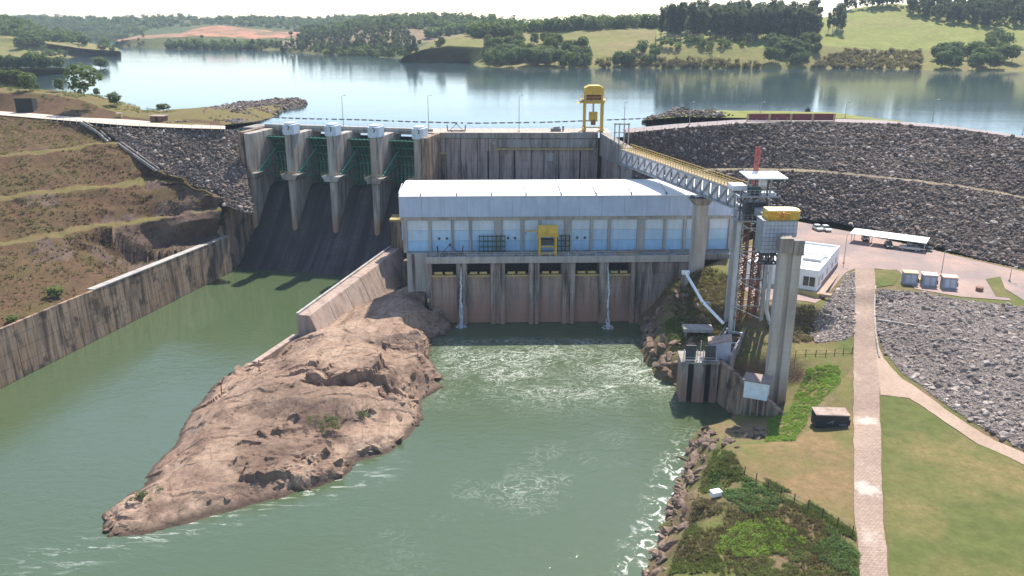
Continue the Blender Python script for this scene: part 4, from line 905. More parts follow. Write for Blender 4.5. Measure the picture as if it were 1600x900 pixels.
for i in range(4):
    x0, x1 = PU[i+1]+1.38, PU[i]-1.38; ge = empty('radial_gate'); ge.parent = sp
    zs = np.linspace(22.3,37.9,12); mb = MB(); a = [gate_pt(z) for z in zs]
    mb.add([(x0,*q) for q in a]+[(x1,*q) for q in a], [(k,k+1,k+13,k+12) for k in range(11)]); mb.build('skin_plate', MT['gate_skin'], ge)
    nv = 9
    for k in range(nv):
        xx = x0+.4+(x1-x0-.8)*k/(nv-1); m2 = MB(); b = [gate_pt(z, 12.6) for z in zs]
        for q, q2 in zip(b[:-1], b[1:]): m2.bar((xx,*q),(xx,*q2),.16,.5)
        m2.build('stiffener', MT['gate_green'], ge)
    for z in (24,26.6,29.4,32.2,35,37.6):
        q = gate_pt(z, 12.3); MB().bar((x0+.1,*q),(x1-.1,*q),.35,.22).build('girder', MT['gate_green'], ge)
    for sx, xt in ((1,x0),(-1,x1)):
        ar = MB(); tr = (xt+sx*.5,-13.2,27.7)
        for z in (24.2,29.8,33.8): q = gate_pt(z, 12.1); ar.bar(tr,(xt+sx*1.6,*q),.5,.5)
        qa, qb = gate_pt(24.2,7.5), gate_pt(33.0,7.5); ar.bar((xt+sx*1.1,-6.2,26.0),(xt+sx*1.1,-6.6,31.0),.28); ar.build('gate_arm', MT['gate_green'], ge)
br = MB().box(-57.5,0,-.5,6.5,38.9,39.95).build('bridge_deck', MT['con'], sp)
MB().box(-57.5,0,-.5,-.2,39.95,40.75).build('parapet', MT['con_pale'], br)
MB().box(-57.5,1,-.2,6.5,39.95,40.02).build('roadway', MT['deck_top'], sp)
# side walls of the chute
MB().prism([(6,20),(6,40),(-15,40),(-16,27),(-34,10.5),(-34,-2),(6,-2)],0,-58.6,-56.9).build('side_wall', MT['con_brown'], sp, .1)
MB().prism([(6,20),(6,40),(-15,40),(-16,26),(-22,17),(-26,16.6),(-27,8),(-34,8),(-34,-2),(6,-2)],0,1.4,3.0).build('side_wall', MT['con_brown'], sp, .1)
MB().box(-64,-57.2,-3,6,33,39.9).build('abutment_block', MT['con'], sp, .1)

# crest deck railings and posts on the spillway bridge and intake, shared post mesh
post = MB().bar((0,0,0),(0,0,1.05),.07).mesh('post', MT['galv'])
def railing(name, pts, step, label, mat, h=1.05, parent=None, rails=2, pm=None):
    r = parent or empty(name, pts[0], 0, label, 'railing'); o0 = Vector(pts[0]) if parent is None else Vector((0,0,0)); mb = MB()
    for a, b in zip(pts[:-1], pts[1:]):
        a = Vector(a)-o0; b = Vector(b)-o0; n = max(1, int((b-a).length/step))
        for k in range(n): share('post', pm or post, r, a.lerp(b, k/n), scale=(1,1,h/1.05))
        for k in range(rails): dz = Vector((0,0,h*(k+1)/rails)); mb.bar(a+dz, b+dz, .06)
    mb.build('rail', mat, r); return r
spw = lambda x, y, z: Vector((SPO.x+x*math.cos(SPR)-y*math.sin(SPR), SPO.y+x*math.sin(SPR)+y*math.cos(SPR), z))
railing('crest_railing', [spw(-75,6.3,40), spw(-40,6.3,40), spw(0,6.3,40)], 3.0, 'thin metal railing along the far side of the spillway bridge', MT['galv'])

# ------------------------------------------------------------------ left channel wall, in cast panels
lw = empty('channel_wall', WL0, 0, 'long stained concrete retaining wall along the left side of the channel', 'wall')
def wtop(s): return 10.9+.0185*s if s < 65 else 12.1
for k in range(14):
    s0, s1 = -1+k*9.0, -1+(k+1)*9.0-.09; d = random.uniform(-.03,.03); mb = MB()
    mb.hexa([wall_at(s0,d,-2)-WL0, wall_at(s0,1.1,-2)-WL0, wall_at(s1,1.1,-2)-WL0, wall_at(s1,d,-2)-WL0], [wall_at(s0,d+.25,wtop(s0))-WL0, wall_at(s0,.95,wtop(s0))-WL0, wall_at(s1,.95,wtop(s1))-WL0, wall_at(s1,d+.25,wtop(s1))-WL0])
    mb.build('wall_panel', MT['con_brown'], lw)
cpg = MB(); cpg.hexa([wall_at(-1,.15,wtop(0))-WL0, wall_at(-1,2.2,wtop(0))-WL0, wall_at(56,2.2,wtop(56))-WL0, wall_at(56,.15,wtop(56))-WL0], [wall_at(-1,.15,wtop(0)+.25)-WL0, wall_at(-1,2.2,wtop(0)+.25)-WL0, wall_at(56,2.2,wtop(56)+.25)-WL0, wall_at(56,.15,wtop(56)+.25)-WL0]); cpg.build('coping', MT['con_pale'], lw)
# ------------------------------------------------------------------ divider wall
UPD = Vector((.233,.972,0)); RTD = Vector((.972,-.233,0)); DN = G(466,526,2.2); DN.z = 0
dv = empty('divider_wall', DN, 0, 'battered pinkish concrete wall dividing the spillway channel from the rock', 'wall')
def dvp(s, r, z): return UPD*s+RTD*r+Vector((0,0,z))
segs = [0,9.8,19.6,29.4,39.2,50,59]
for a, b in zip(segs[:-1], segs[1:]):
    b2 = b-.07; mb = MB(); zt = lambda s: 7.7+.012*s
    mb.hexa([dvp(a,0,-2),dvp(a,7.6,-2),dvp(b2,7.6,-2),dvp(b2,0,-2)], [dvp(a,0,zt(a)),dvp(a,3.3,zt(a)),dvp(b2,3.3,zt(b2)),dvp(b2,0,zt(b2))]); mb.build('wall_panel', MT['div'], dv, .08)
pp = MB(); pp.hexa([dvp(0,-.05,7.7),dvp(0,.55,7.7),dvp(59,.55,8.4),dvp(59,-.05,8.4)], [dvp(0,-.05,8.15),dvp(0,.55,8.15),dvp(59,.55,8.85),dvp(59,-.05,8.85)]); pp.build('kerb', MT['con_pale'], dv)
cu = empty('low_kerb_wall', G(462,523,2.6), 0, 'low concrete strip continuing the divider wall along the rock', 'wall'); cb0 = Vector((0,0,0)); cb1 = G(398,566,2.6)-G(462,523,2.6)
for k in range(3):
    a = cb0.lerp(cb1, k/3); b = cb0.lerp(cb1, (k+1)/3-.004); MB().bar(a+Vector((0,0,-1.2)), b+Vector((0,0,-1.2)), 1.5, 2.6).build('wall_panel', MT['div'], cu, .06)
tb = empty('training_wall_block', G(622,386,8), 0, 'brown concrete block with pale yellow top left of the powerhouse', 'block')
MB().box(-1.6,2.0,-1.5,5,-9,8.3).build('block_body', MT['con_brown'], tb, .08); MB().box(-2.0,2.4,-1.9,5.4,8.3,8.9).build('top_slab', MT['yellow_pale'], tb, .06)

# ================================================================== intake dam
iy = 256.0
it = empty('intake_dam', (0,iy,0), R(-.3), 'grey concrete intake wall with vertical joints behind the powerhouse', 'dam')
c_ = lambda px, z: (px-800)/FPX*(iy*math.cos(PITCH)-(z-ZC)*math.sin(PITCH))
JO = [660,681,697,720,746,763,780,804,830,850,873,906,934]
for a, b in zip(JO[:-1], JO[1:]):
    d = random.uniform(-.12,.12); MB().box(c_(a,32)+.11,c_(b,32)-.11,d,3,12,38.2).build('wall_panel', MT['con_wall'], it)
MB().box(c_(655,36),c_(934,36),.5,9,12,39.2).build('wall_core', MT['dark'], it)
MB().box(c_(668,39)-.5,c_(934,39),-.35,9,38.3,39.95).build('crest_beam', MT['con'], it, .08)
MB().box(c_(668,40)-1,c_(934,40)+4,-.3,10,39.95,40.03).build('roadway', MT['deck_top'], it)
MB().box(c_(772,36),c_(930,36),-.45,-.15,35.6,38.0).build('cable_trough', MT['con'], it)
MB().box(c_(773,36),c_(927,36),-.75,-.15,34.9,35.25).build('service_walkway', MT['yellow_pale'], it)
for p_ in (772,838,907): MB().tube((c_(p_,37),-.9,37.0),(c_(p_,37),-.2,37.0),.55,.55,12).build('vent', MT['con_pale'], it)
for p_ in (763,804,906): MB().box(c_(p_,30)-.22,c_(p_,30)+.22,-.3,-.1,24,34.4).build('drain_channel', MT['dark'], it)
MB().box(c_(683,30),c_(696,30),-.5,-.1,24,33.5).build('joint_cover', MT['con_brown'], it)
MB().box(c_(681,30),c_(698,30),-.7,-.1,33.5,34.0).build('ledge', MT['yellow_pale'], it)
MB().box(c_(852,33)+.2,c_(865,33),-.2,-.1,31.3,33.8).build('repair_patch', MT['con_pale'], it)
# wing that reaches downstream and carries the gallery
wg = empty('intake_wing', (27.0,256,0), 0, 'concrete wing wall at the right end of the intake below the gantry', 'wall')
w1 = Vector((5.0,-23,0)); wn = Vector((.977,.212,0)); 
for k in range(4):
    a = w1*(k/4); b = w1*((k+1)/4-.004); za, zb = 40-1.4*k/4, 40-1.4*(k+1)/4
    MB().hexa([a+Vector((0,0,33)),a+wn*2.4+Vector((0,0,33)),b+wn*2.4+Vector((0,0,33-k*.3)),b+Vector((0,0,33-k*.3))],[a+Vector((0,0,za)),a+wn*2.4+Vector((0,0,za)),b+wn*2.4+Vector((0,0,zb)),b+Vector((0,0,zb))]).build('wall_panel', MT['con'], wg, .06)
MB().hexa([Vector((.8,0,12)),wn*2.2+Vector((0,0,12)),w1*.8+wn*2.2+Vector((0,0,12)),w1*.8+wn*.8+Vector((0,0,12))],[Vector((.8,0,33)),wn*2.2+Vector((0,0,33)),w1*.8+wn*2.2+Vector((0,0,33)),w1*.8+wn*.8+Vector((0,0,33))]).build('wall_core', MT['con_wall'], wg)
for s in (.88,.99): q = w1*s+wn*1.2; MB().box(q.x-.9,q.x+.9,q.y-.9,q.y+.9,12,32.6).build('column', MT['con_pale'], wg, .06)
railing('crest_railing', [Vector((-23,263.5,40.03)), Vector((30,263.5,40.03))], 2.6, 'thin metal railing along the far side of the intake deck', MT['galv'])
railing('crest_railing', [Vector((-22,256.2,40.03)), Vector((20,256.2,40.03))], 2.6, 'thin metal railing along the near edge of the intake deck', MT['galv'])

# ================================================================== powerhouse
PHO = Vector((-20.6,195.0,0)); ph = empty('powerhouse', PHO, R(1.5), 'long white and blue powerhouse with white metal roof above stained gate bays', 'powerhouse')
lx = lambda px: (px-672)/6.30
fx_ = lambda px: (px-800)/6.205+20.6
BAYS = [(677,715),(732,768),(791,828),(845,880),(901,938),(953,988)]
for k, (a, b) in enumerate(BAYS):
    MB().box(lx(a),lx(b),.95,2.2,-3,12.7).build('draft_gate', MT['con_gate'], ph)
    MB().box(lx(a),lx(b),4.6,5.0,12.6,16.5).build('slot_back', MT['dark'], ph)
    MB().box(lx(a)-.2,lx(b)+.2,.35,.95,12.35,12.75).build('slot_beam', MT['yellow_pale'], ph)
    g = MB()
    for s in range(2): x0 = lx(a)+.6+s*(lx(b)-lx(a)-.8)/2; g.box(x0,x0+(lx(b)-lx(a))/2-1.0,.6,.8,12.95,13.55)
    g.build('slot_guard', MT['yellow_pale'], ph)
PIE = [(671,677),(715,732),(768,791),(828,845),(880,901),(938,953),(988,1005)]
for k, (a, b) in enumerate(PIE):
    wide = (b-a) > 14
    mb = MB(); mb.box(lx(a)+.02,lx(b)-.02,0.35 if not wide else .1,4.6,-3,16.4)
    if wide: mb.box(lx(a)+.1,lx(a)+1.2,-.5,.1,-3,16.4); mb.box(lx(b)-1.2,lx(b)-.1,-.5,.1,-3,16.4)
    mb.build('draft_pier', MT['con_low'], ph, .05)
for k in range(5):
    a = lx(1005)+k*2.7; MB().box(a+.03,a+2.67,.3,4.6,-3,16.4).build('wall_panel', MT['con_low'], ph)
MB().box(-5.8,-.1,5.5,16,5,17.0).build('end_block', MT['con_pale'], ph, .08)
MB().box(-4.6,-3.8,5.4,5.5,6.5,16.8).build('drain_stain', MT['con_low'], ph)
MB().box(-.6,lx(1100),-.6,8,16.4,17.1).build('draft_deck', MT['con'], ph, .06)
MB().box(-.6,lx(1085),-.75,-.15,16.1,17.75).build('edge_beam', MT['con_pale'], ph, .06)
MB().box(-5.6,77,8.6,26,14,25).build('machine_hall_core', MT['dark'], ph)
COLS = [(634,1.0),(673,.7),(708,.6),(736,.6),(780,1.9),(817.5,.8),(845,.7),(889,1.9),(926,.7),(954,.7),(1004,1.9),(1042,.7),(1073,.7),(1108,1.2),(1146,1.0)]
for (a, w) in COLS: MB().box(fx_(a)-w/2,fx_(a)+w/2,6.9,8.6,16.8,25.2).build('column', MT['con_pale'], ph, .04)
for (a, wa), (b, wb) in zip(COLS[:-1], COLS[1:]):
    x0, x1 = fx_(a)+wa/2+.03, fx_(b)-wb/2-.03
    for z0, z1, m_ in ((17.1,19.75,'pan_low'),(19.8,22.45,'pan_mid'),(22.5,25.15,'pan_top')): MB().box(x0,x1,7.35,8.6,z0,z1).build('wall_sheet', MT[m_], ph)
MB().box(fx_(630),fx_(1150),6.7,9,25.2,26.15).build('lintel', MT['con_pale'], ph, .04)
fe = np.linspace(fx_(627), fx_(1150), 16)
for a, b in zip(fe[:-1], fe[1:]): MB().hexa([(a+.02,6.2,26.2),(b-.02,6.2,26.2),(b-.02,7.4,26.2),(a+.02,7.4,26.2)], [(a+.02,5.9,31.6),(b-.02,5.9,31.6),(b-.02,7.4,31.6),(a+.02,7.4,31.6)]).build('fascia_panel', MT['fascia'], ph)
MB().box(fe[0]+.3,fe[0]+.6,7.4,25,20,31.4).build('end_wall', MT['fascia'], ph)
re = [fx_(627)]+[fx_(p) for p in (661,716,770,823,877,931,986,1040,1094,1150)]
for a, b in zip(re[:-1], re[1:]):
    pts = [(5.6,31.62),(6.6,31.8),(12,32.05),(17,32.15),(22,32.1),(25.5,31.9)]; mb = MB(); mb.add([(a+.05,*q) for q in pts]+[(b-.05,*q) for q in pts]+[(a+.05,q[0],q[1]-.18) for q in pts]+[(b-.05,q[0],q[1]-.18) for q in pts],
        [(k,k+6,k+7,k+1) for k in range(5)]+[(k+12,k+13,k+19,k+18) for k in range(5)]+[(0,12,18,6),(5,11,23,17)]+[(k,k+1,k+13,k+12) for k in range(5)]+[(k+6,k+18,k+19,k+7) for k in range(5)])
    rp = mb.build('roof_panel', MT['roof'], ph)
    MB().box(a-.12,a+.12,5.8,7,31.7,32.15).build('eave_bracket', MT['steel_dark'], rp); MB().bar((a,7,32.15),(a,16,32.85),.2,.12).build('seam', MT['galv'], rp)
for a in (687,699,795,806,904,916): MB().tube((fx_(a),7.2,20.4),(fx_(a),7.5,20.4),.33,.33,10).build('vent', MT['steel_dark'], ph)
MB().box(lx(1100),fx_(1152),3,8,15.6,17.0).build('side_deck', MT['con'], ph)
# leakage jets below the deck
def jetmat():
    m = NM('falling_water', .25, .5); n = m.noise(3, 4, m.map((2,2,.25))); m.col(m.mix(n, (.60,.68,.74), (.85,.88,.90))); m.b.inputs['Alpha'].default_value = 1
    m.l(m.ramp(n, [(.35,.15),(.65,.8)]), m.b.inputs['Alpha']); return m.m
MT['jet'] = jetmat()
for k, (px, out, lab, w) in enumerate(((722,1.3,'thin white leakage jet falling at the left draft pier',.55),(949,1.6,'thick white water jet falling at the right draft pier',.6))):
    j = empty('water_jet', ph.matrix_world @ Vector((0,0,0)), 0, lab, 'water jet'); j.location = PHO+Vector((lx(px),.3,0)); mb = MB(); pts = []
    for t in np.linspace(0,1,16): pts.append(Vector((.12*math.sin(t*5)+(.55*t if k else .2*t), -.7-out*t**.6*1.6, 15.2*(1-t*t))))
    r3 = np.random.default_rng(40+k)
    for s_ in range(6):
        of_ = [Vector((r3.normal(0,.06+.16*i/15), r3.normal(0,.05+.12*i/15), 0)) for i in range(16)]; rr = [w*(.08+.14*i/15)*r3.uniform(.5,1.3) for i in range(16)]; i0 = 0 if s_ < 3 else int(r3.integers(2,8)); i1 = 15 if s_ < 3 else int(r3.integers(10,16))
        for i in range(i0, i1): mb.tube(pts[i]+of_[i], pts[i+1]+of_[i+1], rr[i], rr[i+1], 7, True, False)
    mb.build('jet', MT['jet'], j)
    q = pts[-1]; r2 = np.random.default_rng(k); v, f = leaf_cloud([(q.x,q.y,.35,1.5,1.0,.55),(q.x,q.y,.9,.6,.5,1.0)], 260, .17, r2); mesh_np('splash', v, f, MT['jet'], j)

# ================================================================== cranes and gear
def crest_gantry():
    g = empty('gantry_crane', D(926,206,259.5), R(-1), 'tall yellow gantry crane standing on the dam crest above the reservoir', 'crane'); g.location.z = 40.05
    for sx in (-2.7,2.7):
        for sy in (-2.2,2.2):
            MB().box(sx-.32,sx+.32,sy-.32,sy+.32,.5,9.4).build('leg', MT['yellow'], g, .03)
        b = MB().box(sx-.45,sx+.45,-3.2,3.2,.35,1.1).build('sill_beam', MT['yellow'], g, .03)
        for sy in (-2.4,2.4): MB().tube((sx-.2,sy,.32),(sx+.2,sy,.32),.32,.32,12).build('wheel', MT['steel_dark'], b)
    MB().box(-3.2,3.2,-2.7,2.7,8.6,9.7).build('top_frame', MT['yellow'], g, .04)
    MB().box(-4.1,3.7,-3.3,3.3,9.4,9.6).build('platform', MT['yellow_pale'], g)
    MB().prism([(-5.0,8.5),(-2.9,9.4),(-2.9,9.0)],1,-2.8,2.8).build('side_awning', MT['yellow'], g)
    for sx in (-2.6,2.6):
        for sy in (-2.1,2.1): MB().box(sx-.18,sx+.18,sy-.18,sy+.18,9.6,12.0).build('upper_post', MT['yellow'], g)
    MB().box(-2.2,2.2,-1.6,1.6,9.7,11.0).build('hoist_drum', MT['rust'], g, .1)
    MB().prism([(-2.95,11.2),(2.95,11.2),(2.95,13.2),(1.6,13.9),(-1.6,13.9),(-2.95,13.2)],1,-2.4,2.4).build('hood', MT['yellow'], g, .06)
    rl = MB()
    for sy in (-3.2,3.2):
        for k in range(7): rl.bar((-4+k*1.27,sy,9.6),(-4+k*1.27,sy,10.6),.07)
        rl.bar((-4,sy,10.6),(3.6,sy,10.6),.07)
    rl.build('handrail', MT['yellow'], g)
    MB().box(-1.3,1.3,-.9,.9,3.0,5.9).build('lifting_block', MT['yellow'], g, .08); MB().tube((-.7,-1.0,2.7),(.7,-1.0,2.7),.75,.75,12).build('motor', MT['rust'], g); MB().bar((0,0,5.9),(0,0,8.6),.5).build('cable', MT['steel'], g)
    MB().bar((-2.5,-2.2,1.4),(2.5,-2.2,1.4),.3).build('tie_beam', MT['yellow'], g)
    ld = MB()
    for a in (-.22,.22): ld.bar((2.2+a,-2.6,.6),(2.2+a,-2.6,9.4),.06)
    for k in range(17): ld.bar((1.98,-2.6,.9+k*.5),(2.42,-2.6,.9+k*.5),.05)
    ld.build('ladder', MT['yellow_pale'], g)
crest_gantry()
def phl(x, y, z): a = R(1.5); return Vector((PHO.x+x*math.cos(a)-y*math.sin(a), PHO.y+x*math.sin(a)+y*math.cos(a), z))
def deck_gantry():
    g = empty('gantry_crane', phl(fx_(858)-.5,2.6,17.12), R(1.5), 'small yellow gantry crane on the draft tube deck of the powerhouse', 'crane')
    for sx in (-2.0,2.0):
        for sy in (-1.8,1.8): MB().box(sx-.24,sx+.24,sy-.24,sy+.24,0,5.3).build('leg', MT['yellow'], g, .02)
        MB().box(sx-.35,sx+.35,-2.6,2.6,.15,.6).build('sill_beam', MT['yellow'], g)
    for z in (.9,2.6): MB().box(-2.0,2.0,-1.9,-1.65,z,z+.25).build('tie_beam', MT['yellow'], g)
    MB().box(-2.6,2.6,-2.2,2.2,5.3,5.9).build('top_frame', MT['yellow'], g)
    MB().prism([(2.1*math.cos(t)*.9,6.0+max(-.15,1.75*math.sin(t))) for t in np.linspace(-.1,math.pi+.1,11)],0,-2.4,2.4).build('hood', MT['yellow'], g)
    MB().box(-5.8,-2.4,-1.6,-1.2,6.4,6.7).build('jib', MT['yellow_pale'], g); MB().bar((-5.4,-1.4,6.6),(-5.4,-1.4,5.7),.18).build('hook', MT['steel_dark'], g)
    MB().box(-1.5,1.5,-1.0,1.0,2.9,4.2).build('hoist', MT['steel_dark'], g)
deck_gantry()
for a, b, lab in ((750,790,'dark green grid rack standing on the deck left of the yellow gantry'),(872,891,'dark green grid rack half hidden right of the yellow gantry')):
    x0, x1 = fx_(a), fx_(b); r = empty('grid_rack', phl(x0,5.6,17.12), R(1.5), lab, 'rack'); w_ = x1-x0; n = max(3, int(w_/1.05))
    for k in range(n+1): MB().bar((w_*k/n,0,0),(w_*k/n,0,4.3),.2).build('upright', MT['gate_skin'], r)
    for z in (.3,1.5,2.9,4.2): MB().bar((-.1,0,z),(w_+.1,0,z),.2).build('crossbar', MT['gate_skin'], r)
    for k in range(n+1): MB().bar((w_*k/n,.9,0),(w_*k/n,.9,4.3),.16).build('upright', MT['gate_skin'], r)
def spreader(loc, rz, lab, s=1.0):
    r = empty('lifting_beam', loc, rz, lab, 'lifting beam'); r.scale = (s,s,s)
    MB().bar((-3,0,.35),(3,0,.35),.5,.4).build('beam', MT['steel_dark'], r)
    for sx in (-1,1): MB().bar((sx*3.0,0,.3),(sx*3.2,0,2.4),.45,.3).build('end_arm', MT['steel_dark'], r); MB().bar((sx*2.2,0,.5),(0,0,2.7),.16).build('sling', MT['steel_dark'], r); MB().bar((sx*1.6,-.7,.2),(sx*1.6,.7,.2),.3).build('foot', MT['steel_dark'], r)
    MB().tube((0,-.25,2.75),(0,.25,2.75),.32,.32,10).build('eye', MT['steel_dark'], r)
spreader(phl(fx_(705),3.2,17.12), R(1.5), 'dark lifting beam with raised arms parked on the powerhouse deck')
spreader(Vector((-17.2,258,40.04)), R(0), 'dark lifting beam with raised arms parked on the dam crest', .9)
k_ = empty('equipment_pile', Vector((14.0,259,40.04)), 0, 'low dark machinery lying on the dam crest left of the gantry', 'machinery')
MB().box(-2,1.2,-.8,.8,0,.9).build('machine_body', MT['steel_dark'], k_, .1); MB().tube((-1.2,0,1.1),(.8,0,1.3),.3).build('pipe', MT['steel'], k_); MB().box(1.6,2.1,-.3,.3,0,1.6).build('upright', MT['steel_dark'], k_)
railing('deck_railing', [phl(lx(962),-.4,17.75), phl(lx(998),-.4,17.75)], 1.4, 'short yellow railing on the deck edge above the right jet', MT['yellow'], 1.0, pm=MB().bar((0,0,0),(0,0,1.05),.09).mesh('post', MT['yellow']))
railing('deck_railing', [phl(lx(676),-.4,17.75), phl(lx(960),-.4,17.75)], 2.2, 'thin grey railing along the edge of the powerhouse deck', MT['galv'], 1.0)

# ================================================================== fish lift: gallery bridge, tower, pillars
BA, BB = Vector((32.0,233,0)), Vector((50.4,178,0)); ZA, ZBR = 34.3, 33.7          # underside heights at both ends
gal = empty('gallery_bridge', BA, 0, 'long grey truss gallery with yellow handrails from the crest to the lift tower', 'bridge')
L = (BB-BA).length; bd = (BB-BA).normalized(); bn = Vector((-bd.y, bd.x, 0))       # bn points right (towards +x)
if bn.x < 0: bn = -bn
def gp(t, side, h): return bd*(L*t)+bn*side+Vector((0,0,ZA+(ZBR-ZA)*t+h))
NS = 16; HH = 3.9
for s in (0,1):
    sd = -1.6 if s == 0 else 1.6
    for h in (0,HH): MB().bar(gp(0,sd,h),gp(1,sd,h),.38,.38).build('chord', MT['steel'], gal)
    for k in range(NS): MB().bar(gp(k/NS,sd,.1),gp((k+1)/NS,sd,HH-.1),.26).build('diagonal', MT['steel'], gal); MB().bar(gp(k/NS,sd,.1),gp(k/NS,sd,HH-.1),.24).build('vertical', MT['steel'], gal)
    m_ = plain('grey_sheet_panel', (.58,.56,.60), .6, 0, .15, .4) if s == 0 else None
    if s == 0:
        MT['gal_panel'] = m_
        for k in range(NS): MB().hexa([gp((k+.08)/NS,sd+.25,.25),gp((k+.92)/NS,sd+.25,.25),gp((k+.92)/NS,sd+.32,.25),gp((k+.08)/NS,sd+.32,.25)],[gp((k+.08)/NS,sd+.25,HH-.3),gp((k+.92)/NS,sd+.25,HH-.3),gp((k+.92)/NS,sd+.32,HH-.3),gp((k+.08)/NS,sd+.32,HH-.3)]).build('trough_panel', MT['gal_panel'], gal)
for k in range(NS): MB().hexa([gp(k/NS,-1.5,.2),gp((k+.97)/NS,-1.5,.2),gp((k+.97)/NS,1.5,.2),gp(k/NS,1.5,.2)],[gp(k/NS,-1.5,.35),gp((k+.97)/NS,-1.5,.35),gp((k+.97)/NS,1.5,.35),gp(k/NS,1.5,.35)]).build('floor_plate', MT['steel'], gal)
MB().hexa([gp(0,-1.6,HH+.2),gp(1,-1.6,HH+.2),gp(1,1.6,HH+.2),gp(0,1.6,HH+.2)],[gp(0,-1.6,HH+.3),gp(1,-1.6,HH+.3),gp(1,1.6,HH+.3),gp(0,1.6,HH+.3)]).build('walkway', plain('rusty_grating',(.30,.22,.12),.8), gal)
MT['yrail'] = plain('worn_yellow_rail', (.50,.34,.07), .6, 0, .2, .5)
yp = MB().bar((0,0,0),(0,0,1.2),.13).mesh('rail_post', MT['yrail'])
for sd in (-1.5,1.5):
    for k in range(46): share('rail_post', yp, gal, gp(k/45,sd,HH+.3))
    for h in (.6,1.2): MB().bar(gp(0,sd,HH+.3+h),gp(1,sd,HH+.3+h),.12).build('handrail', MT['yrail'], gal)
# gateway frames where the gallery meets the crest
for k, (t, lab) in enumerate(((0,'white steel gateway frame where the gallery meets the crest'),)):
    gw = empty('gateway_frame', Vector((31.6,240,38.4)), 0, lab, 'frame')
    for sx in (-2,-.7,.7,2): MB().box(sx-.16,sx+.16,-.16,.16,0,6.4).build('post', MT['con_pale'], gw)
    MB().box(-2.3,2.3,-.2,.2,5.9,6.3).build('crossbar', MT['con_pale'], gw); MB().box(-2.3,2.3,-.2,.2,3.6,3.85).build('crossbar', MT['con_pale'], gw)
# column under the gallery (beside the powerhouse)
tc = .745; cq = BA+bd*(L*tc)+Vector((-1.0,0,0)); ctop = ZA+(ZBR-ZA)*tc-.25
cl = empty('gallery_column', (cq.x,cq.y,8), R(14), 'square concrete column under the gallery beside the powerhouse', 'column')
MB().box(-1.45,1.45,-1.3,1.3,0,ctop-8-2.2).build('shaft', MT['con_pillar'], cl, .08)
MB().hexa([(-1.45,-1.3,ctop-10.2),(1.45,-1.3,ctop-10.2),(1.45,1.3,ctop-10.2),(-1.45,1.3,ctop-10.2)],[(-2.9,-1.4,ctop-8.6),(2.9,-1.4,ctop-8.6),(2.9,1.4,ctop-8.6),(-2.9,1.4,ctop-8.6)]).build('column_head', MT['con'], cl, .06)
MB().box(-2.6,-2.0,-.6,.6,ctop-8.6,ctop-7.95).build('bearing', MT['steel_dark'], cl); MB().box(2.0,2.6,-.6,.6,ctop-8.6,ctop-7.95).build('bearing', MT['steel_dark'], cl)
# lift tower
TW = Vector((50.3,168.0,-3.0)); tw = empty('lift_tower', TW, 0, 'tall lattice lift tower with white flat roof and yellow basin beside the river', 'tower')
for dx, dy, z0 in ((-3.4,1.8,9),(-3.4,-1.8,7),(3.0,1.8,9),(3.0,-1.8,7)):
    MB().box(dx-.38,dx+.38,dy-.38,dy+.38,z0-3,38.5).build('leg', MT['galv'] if dx < 0 else MT['steel'], tw)
MB().lattice((-1.6,0,6),(-1.6,0,37),1.5,24,.17).build('guide_mast', MT['rust'], tw); MB().lattice((-2.9,-1.2,6),(-2.9,-1.2,36),.9,26,.12).build('guide_mast', MT['galv'], tw); MB().lattice((1.3,-.4,6),(1.3,-.4,40),1.5,26,.17).build('guide_mast', MT['rust'], tw)
for z in (12,18,24,30,35): 
    MB().bar((-3.4,-1.8,z),(3.0,-1.8,z),.22).build('brace', MT['steel'], tw); MB().bar((-3.4,1.8,z),(3.0,1.8,z),.22).build('brace', MT['steel'], tw)
for z in (9,15,21,27,33):
    for dy in (-1.8,1.8): MB().bar((-3.4,dy,z),(3.0,dy,z+3),.16).build('brace', MT['rust'] if dy < 0 else MT['galv'], tw); MB().bar((3.0,dy,z),(-3.4,dy,z+3),.16).build('brace', MT['galv'], tw)
for k, z in enumerate((12,18,24,30)): MB().bar((-3.4,1.8,z) if k%2 else (3.0,1.8,z),(3.0,1.8,z+6) if k%2 else (-3.4,1.8,z+6),.18).build('brace', MT['steel'], tw)
MB().box(-4.0,3.8,-2.6,2.6,36.4,36.8).build('platform', MT['steel'], tw); MB().box(-4.2,4.2,-2.8,2.8,41.6,41.9).build('platform', MT['steel'], tw)
pm = MB().bar((0,0,0),(0,0,1.15),.09).mesh('rail_post', MT['steel'])
for z in (36.8,41.9):
    for k in range(9):
        for sy in (-2.5,2.5): share('rail_post', pm, tw, (-3.9+k*.97,sy,z))
    for sy in (-2.5,2.5): MB().bar((-3.9,sy,z+1.15),(3.9,sy,z+1.15),.1).build('handrail', MT['steel'], tw); MB().bar((-3.9,sy,z+.6),(3.9,sy,z+.6),.08).build('handrail', MT['steel'], tw)
for dx in (-3.6,-1.0,1.6,3.7):
    for dy in (-2.3,2.3): MB().box(dx-.14,dx+.14,dy-.14,dy+.14,36.8,45.4 if dx > -2 else 43.2).build('upper_post', MT['steel_dark'] if dy < 0 else MT['steel'], tw)
MB().hexa([(-2.6,-3.0,45.4),(5.4,-3.0,45.4),(5.0,3.0,45.8),(-3.0,3.0,45.8)],[(-2.6,-3.0,45.65),(5.4,-3.0,45.65),(5.0,3.0,46.05),(-3.0,3.0,46.05)]).build('roof', MT['roof'], tw)
MB().box(-2.2,2.0,-1.4,1.6,37,40.2).build('machinery', MT['steel_dark'], tw, .15); MB().box(-1.5,.6,-1.6,1.2,42,43.4).build('winch', MT['gate_skin'], tw, .1); MB().tube((.6,0,44.0),(2.2,0,44.0),.8,.8,14).build('drum', MT['white'], tw); MB().box(-4.6,-1.6,1.0,5.0,42.3,43.3).build('white_cover', MT['roof'], tw, .05)
